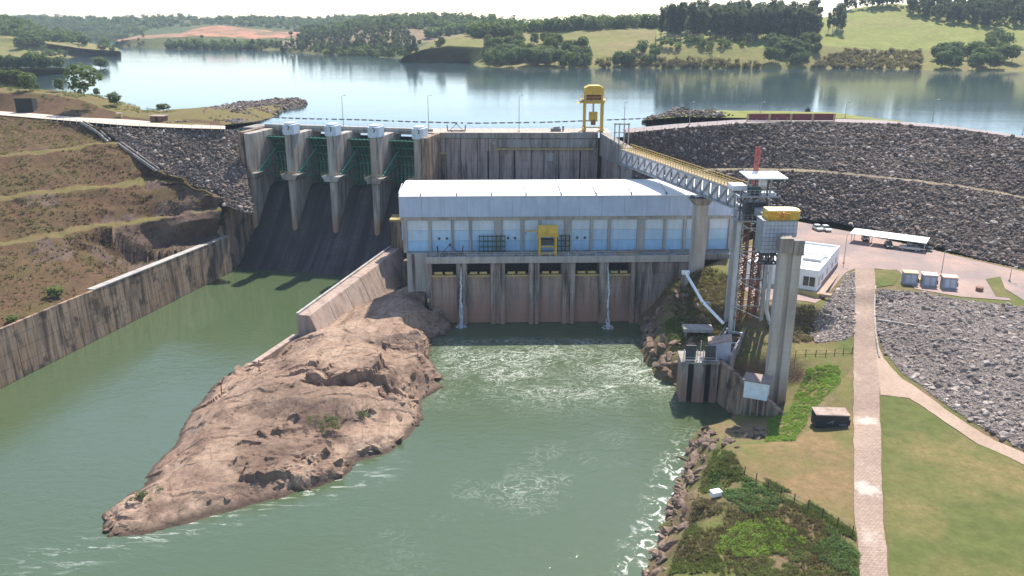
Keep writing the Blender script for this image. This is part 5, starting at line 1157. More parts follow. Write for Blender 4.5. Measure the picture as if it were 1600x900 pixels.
MB().lattice((.6,3.5,41.9),(.6,3.5,51.0),.7,13,.07).build('red_mast', MT['red_paint'], tw); MB().tube((1.1,3.3,47.6),(1.1,3.3,50.2),.16,.14,8).build('mast_aerial', MT['red_paint'], tw)
MB().path([(3.9,-2.2,36),(3.9,-2.3,17),(4.7,-2.4,14.5),(4.7,-2.4,4)],.42,10).build('downpipe', MT['galv'], tw)
st = MB()
for k in range(9):
    z = 9+k*3; a, b = ((2.2,.2),(2.9,-1.4)) if k % 2 else ((2.9,-1.4),(2.2,.2)); st.bar((a[0],a[1],z),(b[0],b[1],z+3),.5,.1)
st.build('stair', MT['galv'], tw)
# water basin and girder beside the tower, carried by the big pillar
gx0, gx1 = 45.9-TW.x, 52.2-TW.x; gy = 147.0-TW.y; GZ = 3.0
MB().box(gx0,gx1,gy,gy+4.2,32.0+GZ,38.1+GZ).build('girder_box', MT['steel'], tw)
MT['blue_sheet'] = plain('grey_blue_sheet', (.42,.43,.50), .6, 0, .1, .3)
for k in range(9):
    for j in range(8): x0 = gx0+.06+(gx1-gx0-.1)*k/9; z0 = 32.1+GZ+5.9*j/8; MB().box(x0,x0+(gx1-gx0)/9-.12,gy-.06,gy,z0,z0+.6).build('girder_plate', MT['blue_sheet'], tw)
MB().box(gx0+3.6,gx1-.4,gy+4.2,-2.6,35.0+GZ,36.6+GZ).build('link_channel', MT['steel'], tw)
MB().lattice((gx0+.3,gy+1.5,30.6+GZ),(gx1,gy+1.5,30.6+GZ),1.7,6,.16).build('support_truss', MT['steel_dark'], tw)
n = 9; pts = [(0.0,-1.9)]+[(5.6+1.7*math.sin(t),-1.9*math.cos(t)) for t in np.linspace(0,math.pi,n)]+[(0.0,1.9)]
bx, by = gx0+.9, gy+2.2
MB().prism([(bx+p[0]*.86,by+p[1]) for p in pts],2,38.15+GZ,39.7+GZ).build('basin', MT['yellow'], tw); MB().prism([(bx+p[0]*.83,by+p[1]*.9) for p in pts],2,39.72+GZ,39.9+GZ).build('basin_sunlit_top', plain('sunlit_basin_yellow',(.78,.66,.34),.5), tw)  # top of the basin coloured paler yellow for the sunlight falling on it
rl = MB()
for k in range(8): rl.bar((gx0+k*.7,gy-.2,38.1+GZ),(gx0+k*.7,gy-.2,40.0+GZ),.1)
rl.bar((gx0,gy-.2,40+GZ),(gx0+4.9,gy-.2,39.4+GZ),.12); rl.bar((gx0,gy-.2,39.1+GZ),(gx0+4.9,gy-.2,38.8+GZ),.1); rl.build('basin_railing', MT['yellow'], tw)
MB().path([(gx0+2.6,gy-.5,39.2+GZ),(gx0+3.2,gy-.5,39.8+GZ),(gx0+3.4,gy-.5,38.9+GZ)],.35).build('valve', plain('orange_paint',(.55,.22,.05)), tw)
# big pillar
bp = empty('lift_pillar', (50.2,144.0,2.0), R(-6), 'massive fluted concrete pillar standing in green shrubs beside the tower', 'pillar')
poly = [(-1.9,-1.3),(-.5,-1.3),(-.5,-.75),(.35,-.75),(.35,-1.4),(1.9,-1.4),(1.9,1.3),(-1.9,1.3)]
MB().prism(poly,2,-1.5,33.2).build('shaft', MT['con_pillar'], bp, .06); MB().box(-2.1,.2,-1.55,1.5,31.2,33.9).build('bracket', MT['con'], bp, .05); MB().box(.3,2.15,-1.6,1.5,30.9,33.6).build('bracket', MT['con'], bp, .05)
# fishway entrance: gate piers, gates, wing wall, hopper, cabin
fe_ = empty('fishway_entrance', Vector((37.2,150.5,0)), R(-4), 'dark stained concrete fishway entrance with two raised gates at the water', 'fishway')
for x0, x1 in ((-3.6,-2.3),(-1.2,1.1),(2.2,3.6)): MB().box(x0,x1,-.2,5.5,-3,8.4).build('gate_pier', MT['con_low'], fe_, .05)
for x0, x1 in ((-2.3,-1.2),(1.1,2.2)): MB().box(x0,x1,.7,1.1,-3,8.0).build('slot', MT['dark'], fe_)
MB().box(-3.8,3.8,-.4,5.6,8.4,8.75).build('deck', MT['con'], fe_, .04)
for x0, x1 in ((-2.9,-.9),(.9,2.9)): MB().box(x0,x1,.4,.8,9.0,12.0).build('raised_gate', MT['steel_dark'], fe_, .04)
for x0 in (-3.2,-.6,.6,3.2): MB().bar((x0,.6,8.75),(x0,.6,11.0),.16).build('gate_guide', MT['galv'], fe_)
MB().bar((-.1,.2,8.75),(-.1,.2,13.2),.14).build('pole', MT['galv'], fe_)
for z in (9.25,9.75): MB().bar((-3.6,-.2,z),(3.6,-.2,z),.07).build('handrail', MT['galv'], fe_)
ww = empty('wing_wall', Vector((41.2,149.0,0)), 0, 'curved streaked concrete wing wall running from the fishway to the lawn', 'wall')
pts = [(-.2,3.2,8.6),(.6,0,8.5),(1.6,-3.2,8.4),(3.2,-6.8,8.0),(5.0,-10.2,7.2),(7.2,-13.4,5.6),(9.2,-16.2,3.6)]
for a, b in zip(pts[:-1], pts[1:]):
    a = Vector(a); b = Vector(b); d = Vector((b.x-a.x,b.y-a.y,0)).normalized(); nn = Vector((-d.y,d.x,0)); nn = -nn if nn.x < 0 else nn; b2 = b-d*.05
    Z0 = Vector((0,0,-3)); f0 = lambda q, r, z=None: Vector((q.x,q.y,0))+nn*r+Vector((0,0,q.z if z is None else z))
    MB().hexa([f0(a,-.5,-3),f0(a,1.0,-3),f0(b2,1.0,-3),f0(b2,-.5,-3)],[f0(a,0),f0(a,.9),f0(b2,.9),f0(b2,0)]).build('wall_panel', MT['con_brown'], ww, .05)
hp = empty('concrete_hopper', Vector((42.2,154.6,7)), R(-12), 'grey panelled hopper with sloping pinkish lid beside the lattice tower', 'hopper')
MB().hexa([(-2.2,-1.5,0),(1.8,-1.5,0),(1.8,1.5,0),(-2.2,1.5,0)],[(-2.6,-1.6,4.2),(1.8,-1.6,5.2),(1.8,1.6,5.2),(-2.6,1.6,4.2)]).build('body', MT['blue_sheet'], hp, .04); MB().hexa([(-2.7,-1.8,4.25),(1.9,-1.8,5.3),(1.9,2.2,5.3),(-2.7,2.2,4.25)],[(-2.7,-1.8,4.4),(1.9,-1.8,5.45),(1.9,2.2,5.45),(-2.7,2.2,4.4)]).build('lid', MT['div'], hp)
sb = empty('concrete_platform', G(1090,512,9), R(-3), 'pale concrete slab platform on the bank below the white pipe', 'platform')
MB().box(-3.2,3.2,-1.6,1.6,-.6,.25).build('slab', MT['con_pale'], sb, .06); MB().box(-3.0,-2.4,-1.4,-.8,-5,-.6).build('support', MT['con'], sb); MB().box(2.4,3.0,-1.4,-.8,-5,-.6).build('support', MT['con'], sb)
wp = empty('white_pipe', G(1071,430,15.4), 0, 'white pipe running down the bank beside the powerhouse', 'pipe'); a = Vector((0,0,.6)); b = G(1098,472,14.0)-wp.location; c = G(1130,505,12.0)-wp.location
MB().path([a,b,c],.33,12).build('pipe_run', MT['white'], wp); MB().box(-.9,.9,-.5,.5,.2,1.1).build('pipe_box', MT['white'], wp, .05); MB().box(b.x-.3,b.x+1.6,b.y-.8,b.y+.2,b.z-.4,b.z+.1).build('pipe_support', MT['con_pale'], wp); MB().box(-.7,.7,-.6,.6,-6,.2).build('standpipe', MT['con'], wp)
cw = empty('channel_box', Vector((41.5,152.5,0)), 0, 'weathered concrete channel between the fishway entrance and the lattice tower', 'channel'); e_ = Vector((7.0,14.5,0)); d_ = e_.normalized(); n_ = Vector((d_.y,-d_.x,0))
for sd in (-1.9,1.9):
    for k in range(4):
        a = e_*(k/4)+n_*sd; b = e_*((k+.985)/4)+n_*sd; MB().bar(a+Vector((0,0,4.5)), b+Vector((0,0,4.5)), .5, 9.6+.3*(k%2)).build('wall_panel', MT['con'], cw, .04)
for k in range(5): a = e_*((k+.5)/5); MB().bar(a-n_*2.1+Vector((0,0,9.2)), a+n_*2.1+Vector((0,0,9.2)), .4,.35).build('cross_beam', MT['rust'] if k%2 else MT['galv'], cw)
for sd in (-2.1,2.1): MB().bar(n_*sd+Vector((0,0,10.2)), e_+n_*sd+Vector((0,0,10.2)), .08).build('handrail', MT['galv'], cw)
cb_ = empty('control_cabin', Vector((45.3,139.6,5.4)), R(-24), 'small white box cabin raised on posts at the foot of the tower', 'cabin')
MB().box(-2.1,2.1,-1.6,1.6,1.2,4.6).build('wall', plain('pale_blue_wall',(.70,.75,.77),.6), cb_, .04); MB().box(-2.4,2.4,-1.9,1.9,4.6,4.85).build('roof', plain('grey_brown_roof',(.25,.19,.16),.8), cb_)
for sx in (-1.7,-.6,.6,1.7): MB().bar((sx,-1.2,-3),(sx,-1.2,1.2),.28).build('post', MT['con'], cb_); MB().bar((sx,1.2,-3),(sx,1.2,1.2),.28).build('post', MT['con'], cb_)
for sy in (-.6,.6): MB().box(-2.16,-2.1,sy-.35,sy+.35,2.6,3.6).build('window', MT['glass'], cb_)

# ================================================================== office, shed, kiosks, carport, cars
oc = onbank(1275,463); of = empty('office_building', (oc.x,oc.y,15.05), R(-31), 'flat roofed white office building beside the paved yard', 'building')
WH = MT['white']; LO, WO = 24.5, 16.0
MB().box(-WO,0,0,13.6,0,4.2).build('wall', WH, of, .05); MB().box(-WO-2,0,13.75,LO,0,4.4).build('wall', WH, of, .05)
for y0, y1, z in ((.5,13.2,4.2),(14.2,LO-.5,4.4)):
    rf = MB().box(-WO+.4,-.5,y0,y1,z,z+.06).build('roof', MT['roof'], of)
    for bx_ in ((-WO+.1,-.05,y0-.4,y0),(-WO+.1,-.05,y1,y1+.35),(-WO+.1,-WO+.4,y0,y1),(-.45,-.05,y0,y1)): MB().box(*bx_,z,z+.55).build('parapet', WH, rf)
MB().box(-5.6,-1.4,9.0,13.0,4.3,4.9).build('roof_plant', MT['galv'], of)
def window(x0, x1, y0, y1, z0, z1, par, nx=2):
    f = MB().box(x0,x1,y0,y1,z0,z1).build('window', MT['glass'], par); m = MB(); t = .06
    if x1-x0 > y1-y0:
        for k in range(nx+1): xx = x0+(x1-x0)*k/nx; m.box(xx-t,xx+t,y0-.04,y0,z0,z1)
        m.box(x0-t,x1+t,y0-.05,y0,z0-t,z0+t); m.box(x0-t,x1+t,y0-.05,y0,z1-t,z1+t)
    else:
        for k in range(nx+1): yy = y0+(y1-y0)*k/nx; m.box(x1,x1+.04,yy-t,yy+t,z0,z1)
        m.box(x1,x1+.05,y0-t,y1+t,z0-t,z0+t); m.box(x1,x1+.05,y0-t,y1+t,z1-t,z1+t)
    m.build('frame', WH, f)
window(-3.2,-.5,-.05,0.0,.9,3.2,of); window(-8,-6.2,-.05,0,1.6,2.8,of); window(-12,-10.4,-.05,0,2.2,2.8,of); window(0,.05,.6,2.6,.9,3.2,of)
for yy in (4.2,9.6,15.5,20): window(0,.05,yy,yy+1.5,1.5,2.8,of)
MB().box(-.02,.06,5,LO,0,.75).build('plinth', plain('red_brown_plinth',(.36,.20,.17),.8), of)
MB().box(-WO,3.4,-1.6,0,-.5,.06).build('pavement', MT['dirt'], of); MB().box(.07,1.8,0,LO+1,-.3,.06).build('pavement', MT['dirt'], of)
MB().box(-WO-1,1.0,-2.2,-1.6,-1.0,.25).build('planter', MT['yellow_pale'], of)
shq = onbank(1297,664); sh = empty('storage_box', shq, R(-4), 'dark box shed with pinkish flat top standing on the lawn by the path', 'shed')
MT['black'] = plain('black_panel', (.022,.022,.024), .7); MB().box(-2.9,2.6,-1.3,1.3,0,2.4).build('body', MT['black'], sh, .03); MB().box(-3.0,2.7,-1.5,1.6,2.4,2.6).build('lid', MT['div'], sh, .03); MB().box(2.6,3.1,-.6,.4,.5,1.3).build('side_unit', MT['black'], sh)
gr_ = plain('grey_chalk_mark',(.25,.26,.28)); m_ = MB(); m_.bar((-.9,-1.32,.9),(.1,-1.32,1.5),.06); m_.bar((.1,-1.32,1.5),(-.1,-1.32,.8),.06); m_.bar((-.6,-1.32,1.1),(0,-1.32,1.1),.05)
for k in range(5): m_.box(1.1+k*.26,1.22+k*.26,-1.34,-1.3,.55,.85)
m_.build('marking', gr_, sh)
MT['kiosk'] = plain('grey_blue_kiosk', (.26,.29,.36), .6, 0, .1, .3)
for px, lidm, lab in ((1420,plain('tan_kiosk_lid',(.56,.37,.22),.7),'grey kiosk with tan lid, nearest the path of the three in the yard'),(1450,plain('cream_kiosk_lid',(.66,.60,.48),.7),'grey kiosk with cream lid, middle of the three in the yard'),(1481,plain('peach_kiosk_lid',(.60,.42,.30),.7),'grey kiosk with peach lid, rightmost of the three in the yard')):
    q = onbank(px, 443+(px-1420)*.12); k = empty('kiosk', (q.x,q.y,15.08), R(-14), lab, 'kiosk', 'kiosks in a row at the edge of the yard')
    MB().box(-1.5,1.5,-1.2,1.2,.15,2.6).build('body', MT['kiosk'], k, .04); MB().box(-1.65,1.65,-1.35,1.35,2.6,2.85).build('lid', lidm, k, .04); MB().box(-1.6,1.6,-1.3,1.3,0,.15).build('plinth', MT['con_pale'], k); MB().box(-1.1,-.1,-1.24,-1.2,.4,2.3).build('door', MT['blue_sheet'], k); MB().box(.1,1.1,-1.24,-1.2,.4,2.3).build('door', MT['blue_sheet'], k); MB().box(1.5,1.9,-.5,.5,.5,1.4).build('meter_box', MT['steel_dark'], k)
for px, py, s, lab, m_ in ((1434,441,.7,'low yellow drum between the first and middle kiosk',MT['yellow']),(1530,455,.8,'low reddish cistern cover on the pale strip right of the kiosks',MT['rust'])):
    q = onbank(px,py); o = empty('drum', (q.x,q.y,15.1), 0, lab, 'drum'); MB().tube((0,0,0),(0,0,s),s,s*.95,14).build('body', m_, o); MB().tube((0,0,s),(0,0,s+.12),s*1.05,s*.8,14).build('lid', m_, o)
cpq = onbank(1388,384); cp = empty('carport', (cpq.x,cpq.y,15.05), R(-34), 'long white carport roof in two sections at the foot of the rockfill', 'carport')
for x0, x1 in ((-9.6,-4.4),(-4.2,9.4)):
    r = MB().hexa([(x0,-2.6,2.5),(x1,-2.6,2.5),(x1,2.6,2.9),(x0,2.6,2.9)],[(x0,-2.6,2.64),(x1,-2.6,2.64),(x1,2.6,3.04),(x0,2.6,3.04)]).build('roof', MT['roof'], cp)
for xx in (-9.2,-4.6,.2,4.8,9.0):
    MB().tube((xx,1.8,0),(xx,1.8,2.8),.09).build('post', MT['galv'], cp); MB().tube((xx,-1.8,0),(xx,-1.8,2.5),.09).build('post', MT['galv'], cp)
def car(loc, rz, lab, paint, pickup=False, name='parked_car'):
    c = empty(name, loc, rz, lab, 'pickup' if pickup else 'car', 'vehicles in the yard')
    if pickup: pr = [(-2.55,.45),(2.55,.45),(2.6,.85),(2.45,1.05),(1.2,1.12),(-2.5,1.1),(-2.6,.8)]; cab = [(1.25,1.1),(.65,1.75),(-.75,1.8),(-1.0,1.1)]
    else: pr = [(-2.0,.35),(2.0,.35),(2.1,.65),(1.95,.85),(1.0,.95),(-1.9,1.0),(-2.05,.7)]; cab = [(1.1,.94),(.45,1.48),(-1.2,1.5),(-1.9,.98)]
    MB().prism(pr,1,-.86,.86).build('body', paint, c, .08)
    MB().prism(cab,1,-.74,.74).build('window', MT['glass'], c, .05); zt = max(q[1] for q in cab); x1, x0 = cab[1][0]-.05, cab[2][0]+.05
    MB().box(x0,x1,-.72,.72,zt-.03,zt+.05).build('roof', paint, c, .03)
    for sx in (-1,1):
        for sy in (-1,1): xx = sx*(1.6 if pickup else 1.28); w_ = MB().tube((xx,sy*.62,.34),(xx,sy*.9,.34),.34,.34,14).build('wheel', MT['steel_dark'], c); MB().tube((xx,sy*.86,.34),(xx,sy*.92,.34),.18,.18,10).build('hub', MT['galv'], w_)
    for sy in (-.6,.6): MB().box(pr[1][0]-.02,pr[1][0]+.06,sy-.2,sy+.2,.62,.82).build('headlight', MT['white'], c); MB().box(pr[0][0]-.07,pr[0][0],sy-.16,sy+.16,.65,.85).build('tail_light', MT['red_paint'], c)
WP = plain('white_car_paint',(.78,.78,.77),.25,0,.02,.05,.6); SP = plain('silver_car_paint',(.42,.45,.44),.25,.3,.02,.05,.6); DP = plain('dark_car_paint',(.04,.05,.05),.25,0,.02,.05,.6)
for px, py, rz, lab, pt, pk in ((1277,360,-84,'white car, left of the two by the rockfill toe',WP,0),(1290,361,-82,'white car, right of the two by the rockfill toe',WP,0),(1352,376,-105,'dark car parked under the left section of the carport',DP,0),(1388,387,-105,'dark car parked under the middle of the carport',DP,0),(1421,392,-30,'silver green pickup half under the right end of the carport',SP,1),(1440,391,-35,'dark pickup parked just right of the carport',DP,1)):
    q = onbank(px,py); car(Vector((q.x,q.y,15.12)), R(rz), lab, pt, bool(pk))
def lamp(loc, h, lab, arm=1.2, rz=0.0, r=.09):
    o = empty('lamp_post', loc, rz, lab, 'lamp post', 'lamp posts'); MB().tube((0,0,0),(0,0,h),r*1.3,r*.7,8).build('pole', MT['steel'], o); MB().bar((0,0,h-.1),(arm,0,h+.15),.08).build('arm', MT['steel'], o); MB().box(arm-.1,arm+.55,-.14,.14,h+.06,h+.24).build('lamp_head', MT['galv'], o); MB().box(-.2,.2,-.2,.2,0,.25).build('base', MT['con'], o)
for px, py, Y, top, lab in ((537,202,263,150,'lamp post on the spillway bridge between two gate piers'),(670,206,258,150,'lamp post where the spillway meets the intake wall'),(811,207,257.5,150,'lamp post at the middle of the intake deck'),(975,200,262,160,'lamp post right of the yellow gantry on the crest'),(1077,196,276,160,'lamp post beside the rocky headland'),(1187,188,292,160,'lamp post in front of the dark red wall panels'),(1320,188,296,158,'lamp post right of the dark red wall panels'),(1456,196,284,156,'lamp post near the right end of the crest road'),(1597,214,250,182,'lamp post on the crest road at the right edge')):
    a = D(px,py,Y); lamp(Vector((a.x,a.y,40.03)), D(px,top,Y).z-40.0, lab, .8)
for px, py, top, lab in ((1318,412,366,'slender lamp post at the office corner in the yard'),(1470,432,392,'slender lamp post behind the middle kiosk in the yard'),(1577,440,418,'short lamp post at the right lawn patch of the yard')):
    q = onbank(px,py); lamp(Vector((q.x,q.y,15.1)), D(px,top,q.y).z-15.1, lab, .8)

# ================================================================== reservoir boom, red panels, left bank things
def boom(pts, n, lab):
    o = empty('log_boom', pts[0], 0, lab, 'boom'); fl = MB().tube((-.95,0,0),(.95,0,0),.16,.16,8).mesh('float', plain('float_brown',(.36,.30,.26),.7)); P = resample(pts, n); cb = MB()
    for k in range(n):
        p = Vector(P[k])-Vector(pts[0]); d = Vector(P[min(k+1,n-1)])-Vector(P[max(k-1,0)]); share('float', fl, o, p+Vector((0,0,.12)), (0,0,math.atan2(d.y,d.x)), (1,1,1) if k%9 else (.35,1.3,1.3))
        if k: cb.bar(Vector(P[k-1])-Vector(pts[0])+Vector((0,0,.1)), p+Vector((0,0,.1)), .04)
    cb.build('cable', MT['steel_dark'], o)
boom(GL((412,183,ZR),(480,185.5,ZR),(560,187,ZR),(640,190,ZR),(740,192.5,ZR),(850,191,ZR),(920,188.5,ZR),(1008,185,ZR)), 52, 'dashed line of brown floats across the reservoir behind the dam')
bu = empty('buoy', G(1262,175,ZR), 0, 'small dark buoy floating beyond the dark red wall panels', 'buoy'); MB().tube((0,0,-.4),(0,0,1.0),1.0,1.1,12).build('float', MT['steel_dark'], bu); MB().tube((0,0,1.0),(0,0,1.9),1.1,.4,12).build('cone', MT['steel_dark'], bu)
MT['maroon'] = plain('maroon_panel', (.17,.035,.045), .6, 0, .15, .3)
rw = empty('maroon_wall', Vector((0,0,40.2)), 0, 'row of dark red wall panels with yellow posts behind the crest road', 'wall'); a = G(1168,188.5,40.2); b = G(1303,188.5,40.2); rw.location = a; dd = b-a; ang = math.atan2(dd.y,dd.x); rw.rotation_euler = (0,0,ang); LL = dd.length
for k in range(4): MB().box(LL*k/4+.45,LL*(k+1)/4-.45,-.15,.15,.1,2.35).build('wall_panel', MT['maroon'], rw)
for k in range(5): MB().box(LL*k/4-.35,LL*k/4+.35,-.22,.22,0,2.45).build('post', MT['yellow_pale'], rw)
q = G(249,190,40.1); hb = empty('brown_hut', q, R(-10), 'low brown hut with pale roof beside the left crest road', 'hut'); MB().box(-2.4,2.4,-1.5,1.5,0,1.9).build('wall', plain('brown_wall',(.16,.085,.06),.8), hb); MB().box(-2.7,2.7,-1.8,1.8,1.9,2.1).build('roof', MT['div'], hb); MB().box(-.5,.5,-1.55,-1.5,0,1.6).build('door', MT['dark'], hb)
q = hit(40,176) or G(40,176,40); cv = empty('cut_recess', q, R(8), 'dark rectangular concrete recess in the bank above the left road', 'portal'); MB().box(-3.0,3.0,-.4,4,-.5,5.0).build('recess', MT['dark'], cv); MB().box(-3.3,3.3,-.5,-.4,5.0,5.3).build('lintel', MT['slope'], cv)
q = hit(187,183) or G(187,183,40.3); cs = empty('valve_box', q, 0, 'small pale yellow box on the verge above the left crest road', 'box'); MB().box(-.9,.9,-.7,.7,0,1.3).build('body', MT['yellow_pale'], cs); MB().box(-1,1,-.8,.8,1.3,1.45).build('lid', MT['con_pale'], cs)
def drain(pts, lab, w=1.3):
    o = empty('drain_channel', pts[0], 0, lab, 'drain'); o0 = Vector(pts[0])
    for a, b in zip(pts[:-1], pts[1:]):
        a = Vector(a)-o0; b = Vector(b)-o0; d = (b-a).normalized(); r = d.cross(Vector((0,0,1))).normalized(); n = max(1,int((b-a).length/2.4))
        for k in range(n):
            p0 = a.lerp(b,k/n); p1 = a.lerp(b,(k+1)/n-.01)
            for s in (-1,1): MB().bar(p0+r*(s*w/2)+Vector((0,0,.45)), p1+r*(s*w/2)+Vector((0,0,.45)), .25,.9).build('kerb', MT['con'], o)
            MB().bar(p0+Vector((0,0,.25)), p1+Vector((0,0,.25)), w-.25,.2).build('step', MT['con'] if k%2 else MT['steel_dark'], o)
dp = [hit(a,b,[_bv[-1]]) for a,b in ((128,193),(152,206),(170,222))]; dp = [p for p in dp if p]
if len(dp) > 1: drain(dp, 'dark stepped drain descending from the left road to the upper bench')
dp = [hit(a,b,[_bv[-1]]) for a,b in ((187,226),(215,246),(246,268))]; dp = [p for p in dp if p]
if len(dp) > 1: drain(dp, 'concrete stepped drain between the terraced slope and the rockfill')
def fence(name, pts, step, h, lab, mat, snap=None, wires=2, w=.12):
    pts = [Vector(p) for p in pts]; o = empty(name, pts[0], 0, lab, 'fence'); pmx = MB().bar((0,0,-.3),(0,0,1),w).mesh('post', mat); prev = None; wr = MB()
    for a, b in zip(pts[:-1], pts[1:]):
        n = max(1, round((b-a).length/step))
        for k in range(n+(1 if b is pts[-1] else 0)):
            p = a.lerp(b,k/n)
            if snap: p.z = float(snap(p.x,p.y))
            q = p-pts[0]; share('post', pmx, o, q, (random.uniform(-.05,.05),random.uniform(-.05,.05),0), (1,1,h*random.uniform(.92,1.06)))
            if prev is not None:
                for k2 in range(wires): dz = Vector((0,0,h*(.45+.45*k2))); wr.bar(prev+dz,q+dz,.025)
            prev = q
    wr.build('wire', MT['steel_dark'], o)
MT['wood'] = plain('dark_fence_wood', (.085,.06,.045), .9)
fence('post_fence', [onbank(*p) for p in ((1163,742),(1200,765),(1262,796),(1332,836))], 2.6, 1.5, 'dark post and wire fence between the lawn and the river bank', MT['wood'], rbz)
fence('post_fence', [onbank(*p) for p in ((1243,556),(1290,556),(1331,552))], 2.2, 1.3, 'low post and wire fence on the green strip right of the pillar', MT['wood'], rbz)
fence('road_fence', [G(*p,40.1) for p in ((70,188),(130,193),(205,199),(300,202),(345,203.5))], 3.2, 1.3, 'thin post fence along the outer edge of the left crest road', MT['galv'])
fence('road_fence', [p+Vector((0,.4,.1)) for p in CR[:4]], 4.0, 1.2, 'thin posts along the crest road edge above the dark rockfill', MT['galv'])
# low kerb wall, pale pipes and posts around the yard
kq = [onbank(*p) for p in ((1368,448),(1366,480),(1368,520),(1374,560))]; ks = empty('path_kerb', kq[0], 0, 'pale stone kerb along the right edge of the sloping path', 'kerb')
for a, b in zip(kq[:-1], kq[1:]):
    n = int((b-a).length/1.6)
    for k in range(n): MB().bar(a.lerp(b,k/n)-kq[0]+Vector((0,0,.2)), a.lerp(b,(k+.94)/n)-kq[0]+Vector((0,0,.2)), .3,.3).build('kerb_stone', MT['con_pale'], ks)
q0, q1 = onbank(1372,502), onbank(1452,514); ch = empty('drain_trough', q0, 0, 'pale half buried concrete trough lying across the pale rockfill', 'trough')
for k in range(7): a = (q1-q0)*(k/7); b = (q1-q0)*((k+.95)/7); MB().bar(a+Vector((0,0,.25)), b+Vector((0,0,.25)), .6,.4).build('segment', MT['con'], ch)
q = onbank(1118,777); wb = empty('white_box', q, R(20), 'small white box lying on the shrubby bank above the river', 'box'); MB().box(-.75,.75,-.5,.5,.3,1.0).build('body', MT['white'], wb, .05); MB().box(-.8,.8,-.55,.55,1.0,1.1).build('lid', MT['roof'], wb)
for px, py, lab in ((404,572,'thin dark stake standing on the left edge of the rock'),(345,607,'short rusty stake on the left edge of the rock')):
    q = G(px,py,3.6); s_ = empty('stake', q, 0, lab, 'stake'); MB().tube((0,0,-1.5),(.15,0,1.2),.12,.10,6).build('shaft', MT['rust'], s_); MB().tube((.15,0,1.2),(.16,0,1.35),.2,.2,6).build('head', MT['rust'], s_)

# ================================================================== bank boulders and vegetation
brm = []
for tv, tf in RT2: o = mesh_np('boulder', tv, tf, MT['bankrock'], rbo, False); brm.append(o.data); bpy.data.objects.remove(o)
EDGE = [onbank(*p) for p in ((1088,690),(1074,722),(1064,762),(1046,800),(1030,842),(1014,880),(1004,915))]; ed = resample(EDGE, 190)
for k in range(190):
    p = ed[k]+np.array([abs(rng.normal(0,2.3))-.5, rng.normal(0,.8), 0]); z = float(rbz(p[0],p[1])); s = .3+1.1*rng.random()**2.0
    share('boulder', brm[rng.integers(0,10)], rbo, (p[0],p[1],max(z,-.5)-s*.3), (rng.normal(0,.5),rng.normal(0,.5),rng.uniform(0,6.28)), (s*rng.uniform(.8,1.6),s,s*rng.uniform(.6,1.0)))
for k in range(70):
    px_, py_ = ((rng.uniform(1085,1200),rng.uniform(668,700)) if k < 34 else (rng.uniform(1035,1110),rng.uniform(450,560))); q = onbank(px_,py_)
    if q.z < .3: continue
    s = rng.uniform(.4,1.1); share('boulder', brm[rng.integers(0,10)], rbo, (q.x,q.y,q.z), (rng.normal(0,.4),rng.normal(0,.4),rng.uniform(0,6.28)), (s*rng.uniform(.8,1.3),s,s*rng.uniform(.6,.9)))
EDGE2 = [onbank(*p) for p in ((1004,506),(1014,540),(1030,574),(1056,596))]; ed = resample(EDGE2, 60)
for k in range(60):
    p = ed[k]+np.array([abs(rng.normal(0,1.8))-.3, rng.normal(0,.8), 0]); z = float(rbz(p[0],p[1])); s = rng.uniform(.6,1.6)
    share('boulder', brm[rng.integers(0,10)], rbo, (p[0],p[1],max(z,-.3)+s*.1), (rng.normal(0,.4),rng.normal(0,.4),rng.uniform(0,6.28)), (s*rng.uniform(.8,1.3),s,s*rng.uniform(.8,1.2)))
irm = []
for tv, tf in RT2[:6]: o = mesh_np('boulder', tv, tf, MT['island'], isl, False); irm.append(o.data); bpy.data.objects.remove(o)
for k in range(min(240, len(ISL_EDGE))):
    q = ISL_EDGE[k]; s = .25+.9*rng.random()**2.2; share('boulder', irm[rng.integers(0,6)], isl, (q[0],q[1],q[2]-s*.25), (rng.normal(0,.5),rng.normal(0,.5),rng.uniform(0,6.28)), (s*rng.uniform(.9,1.8),s,s*rng.uniform(.5,.9)))
TUFT = []
for _ in range(6):
    n = 12; a = rng.uniform(0,6.28,n); l = rng.uniform(.5,1.1,n); h = rng.uniform(.5,1.1,n); v = []; f = []
    for k in range(n):
        c, s = math.cos(a[k]), math.sin(a[k]); w_ = .13; v += [(-s*w_,c*w_,0),(s*w_,-c*w_,0),(c*l[k]*.8+s*w_*.4,s*l[k]*.8-c*w_*.4,h[k]*.75),(c*l[k],s*l[k],h[k]*.8)]; f.append((4*k,4*k+1,4*k+2,4*k+3))
    TUFT.append((np.array(v),np.array(f)))
SHR = [leaf_cloud([(0,0,.3,.8,.8,.4),(.45,.2,.5,.4,.45,.4),(-.35,-.3,.4,.45,.4,.4),(.1,.5,.35,.4,.4,.45)], 60, .14, rng, 1.7) for _ in range(6)]
def veg(name, poly, n, lo, hi, tmpl, mat, lab, wt=None):
    p = px_poly_scatter(poly, n, rng)
    if wt is not None: p = p[fbm(p[:,0],p[:,1],wt[0],3,wt[1]) > wt[2]]
    p = p[p[:,2] > .6]
    o = scatter_mesh(name, p, rng.uniform(lo,hi,len(p)), tmpl, mat, rng, None, 'stuff', False); tag(o, lab, 'vegetation')
BNK = [(1118,700),(1150,715),(1165,745),(1260,796),(1332,842),(1342,905),(1040,905),(1062,850),(1084,795),(1098,745)]
veg('shrub_cover', [(1150,742),(1235,788),(1300,826),(1342,868),(1340,905),(1290,880),(1230,832),(1165,800),(1108,768),(1112,742)], 800, .3,.75, SHR, MT['shrub_dark'], 'dark green shrubs on the river bank just below the fence', (7,90,-.18))
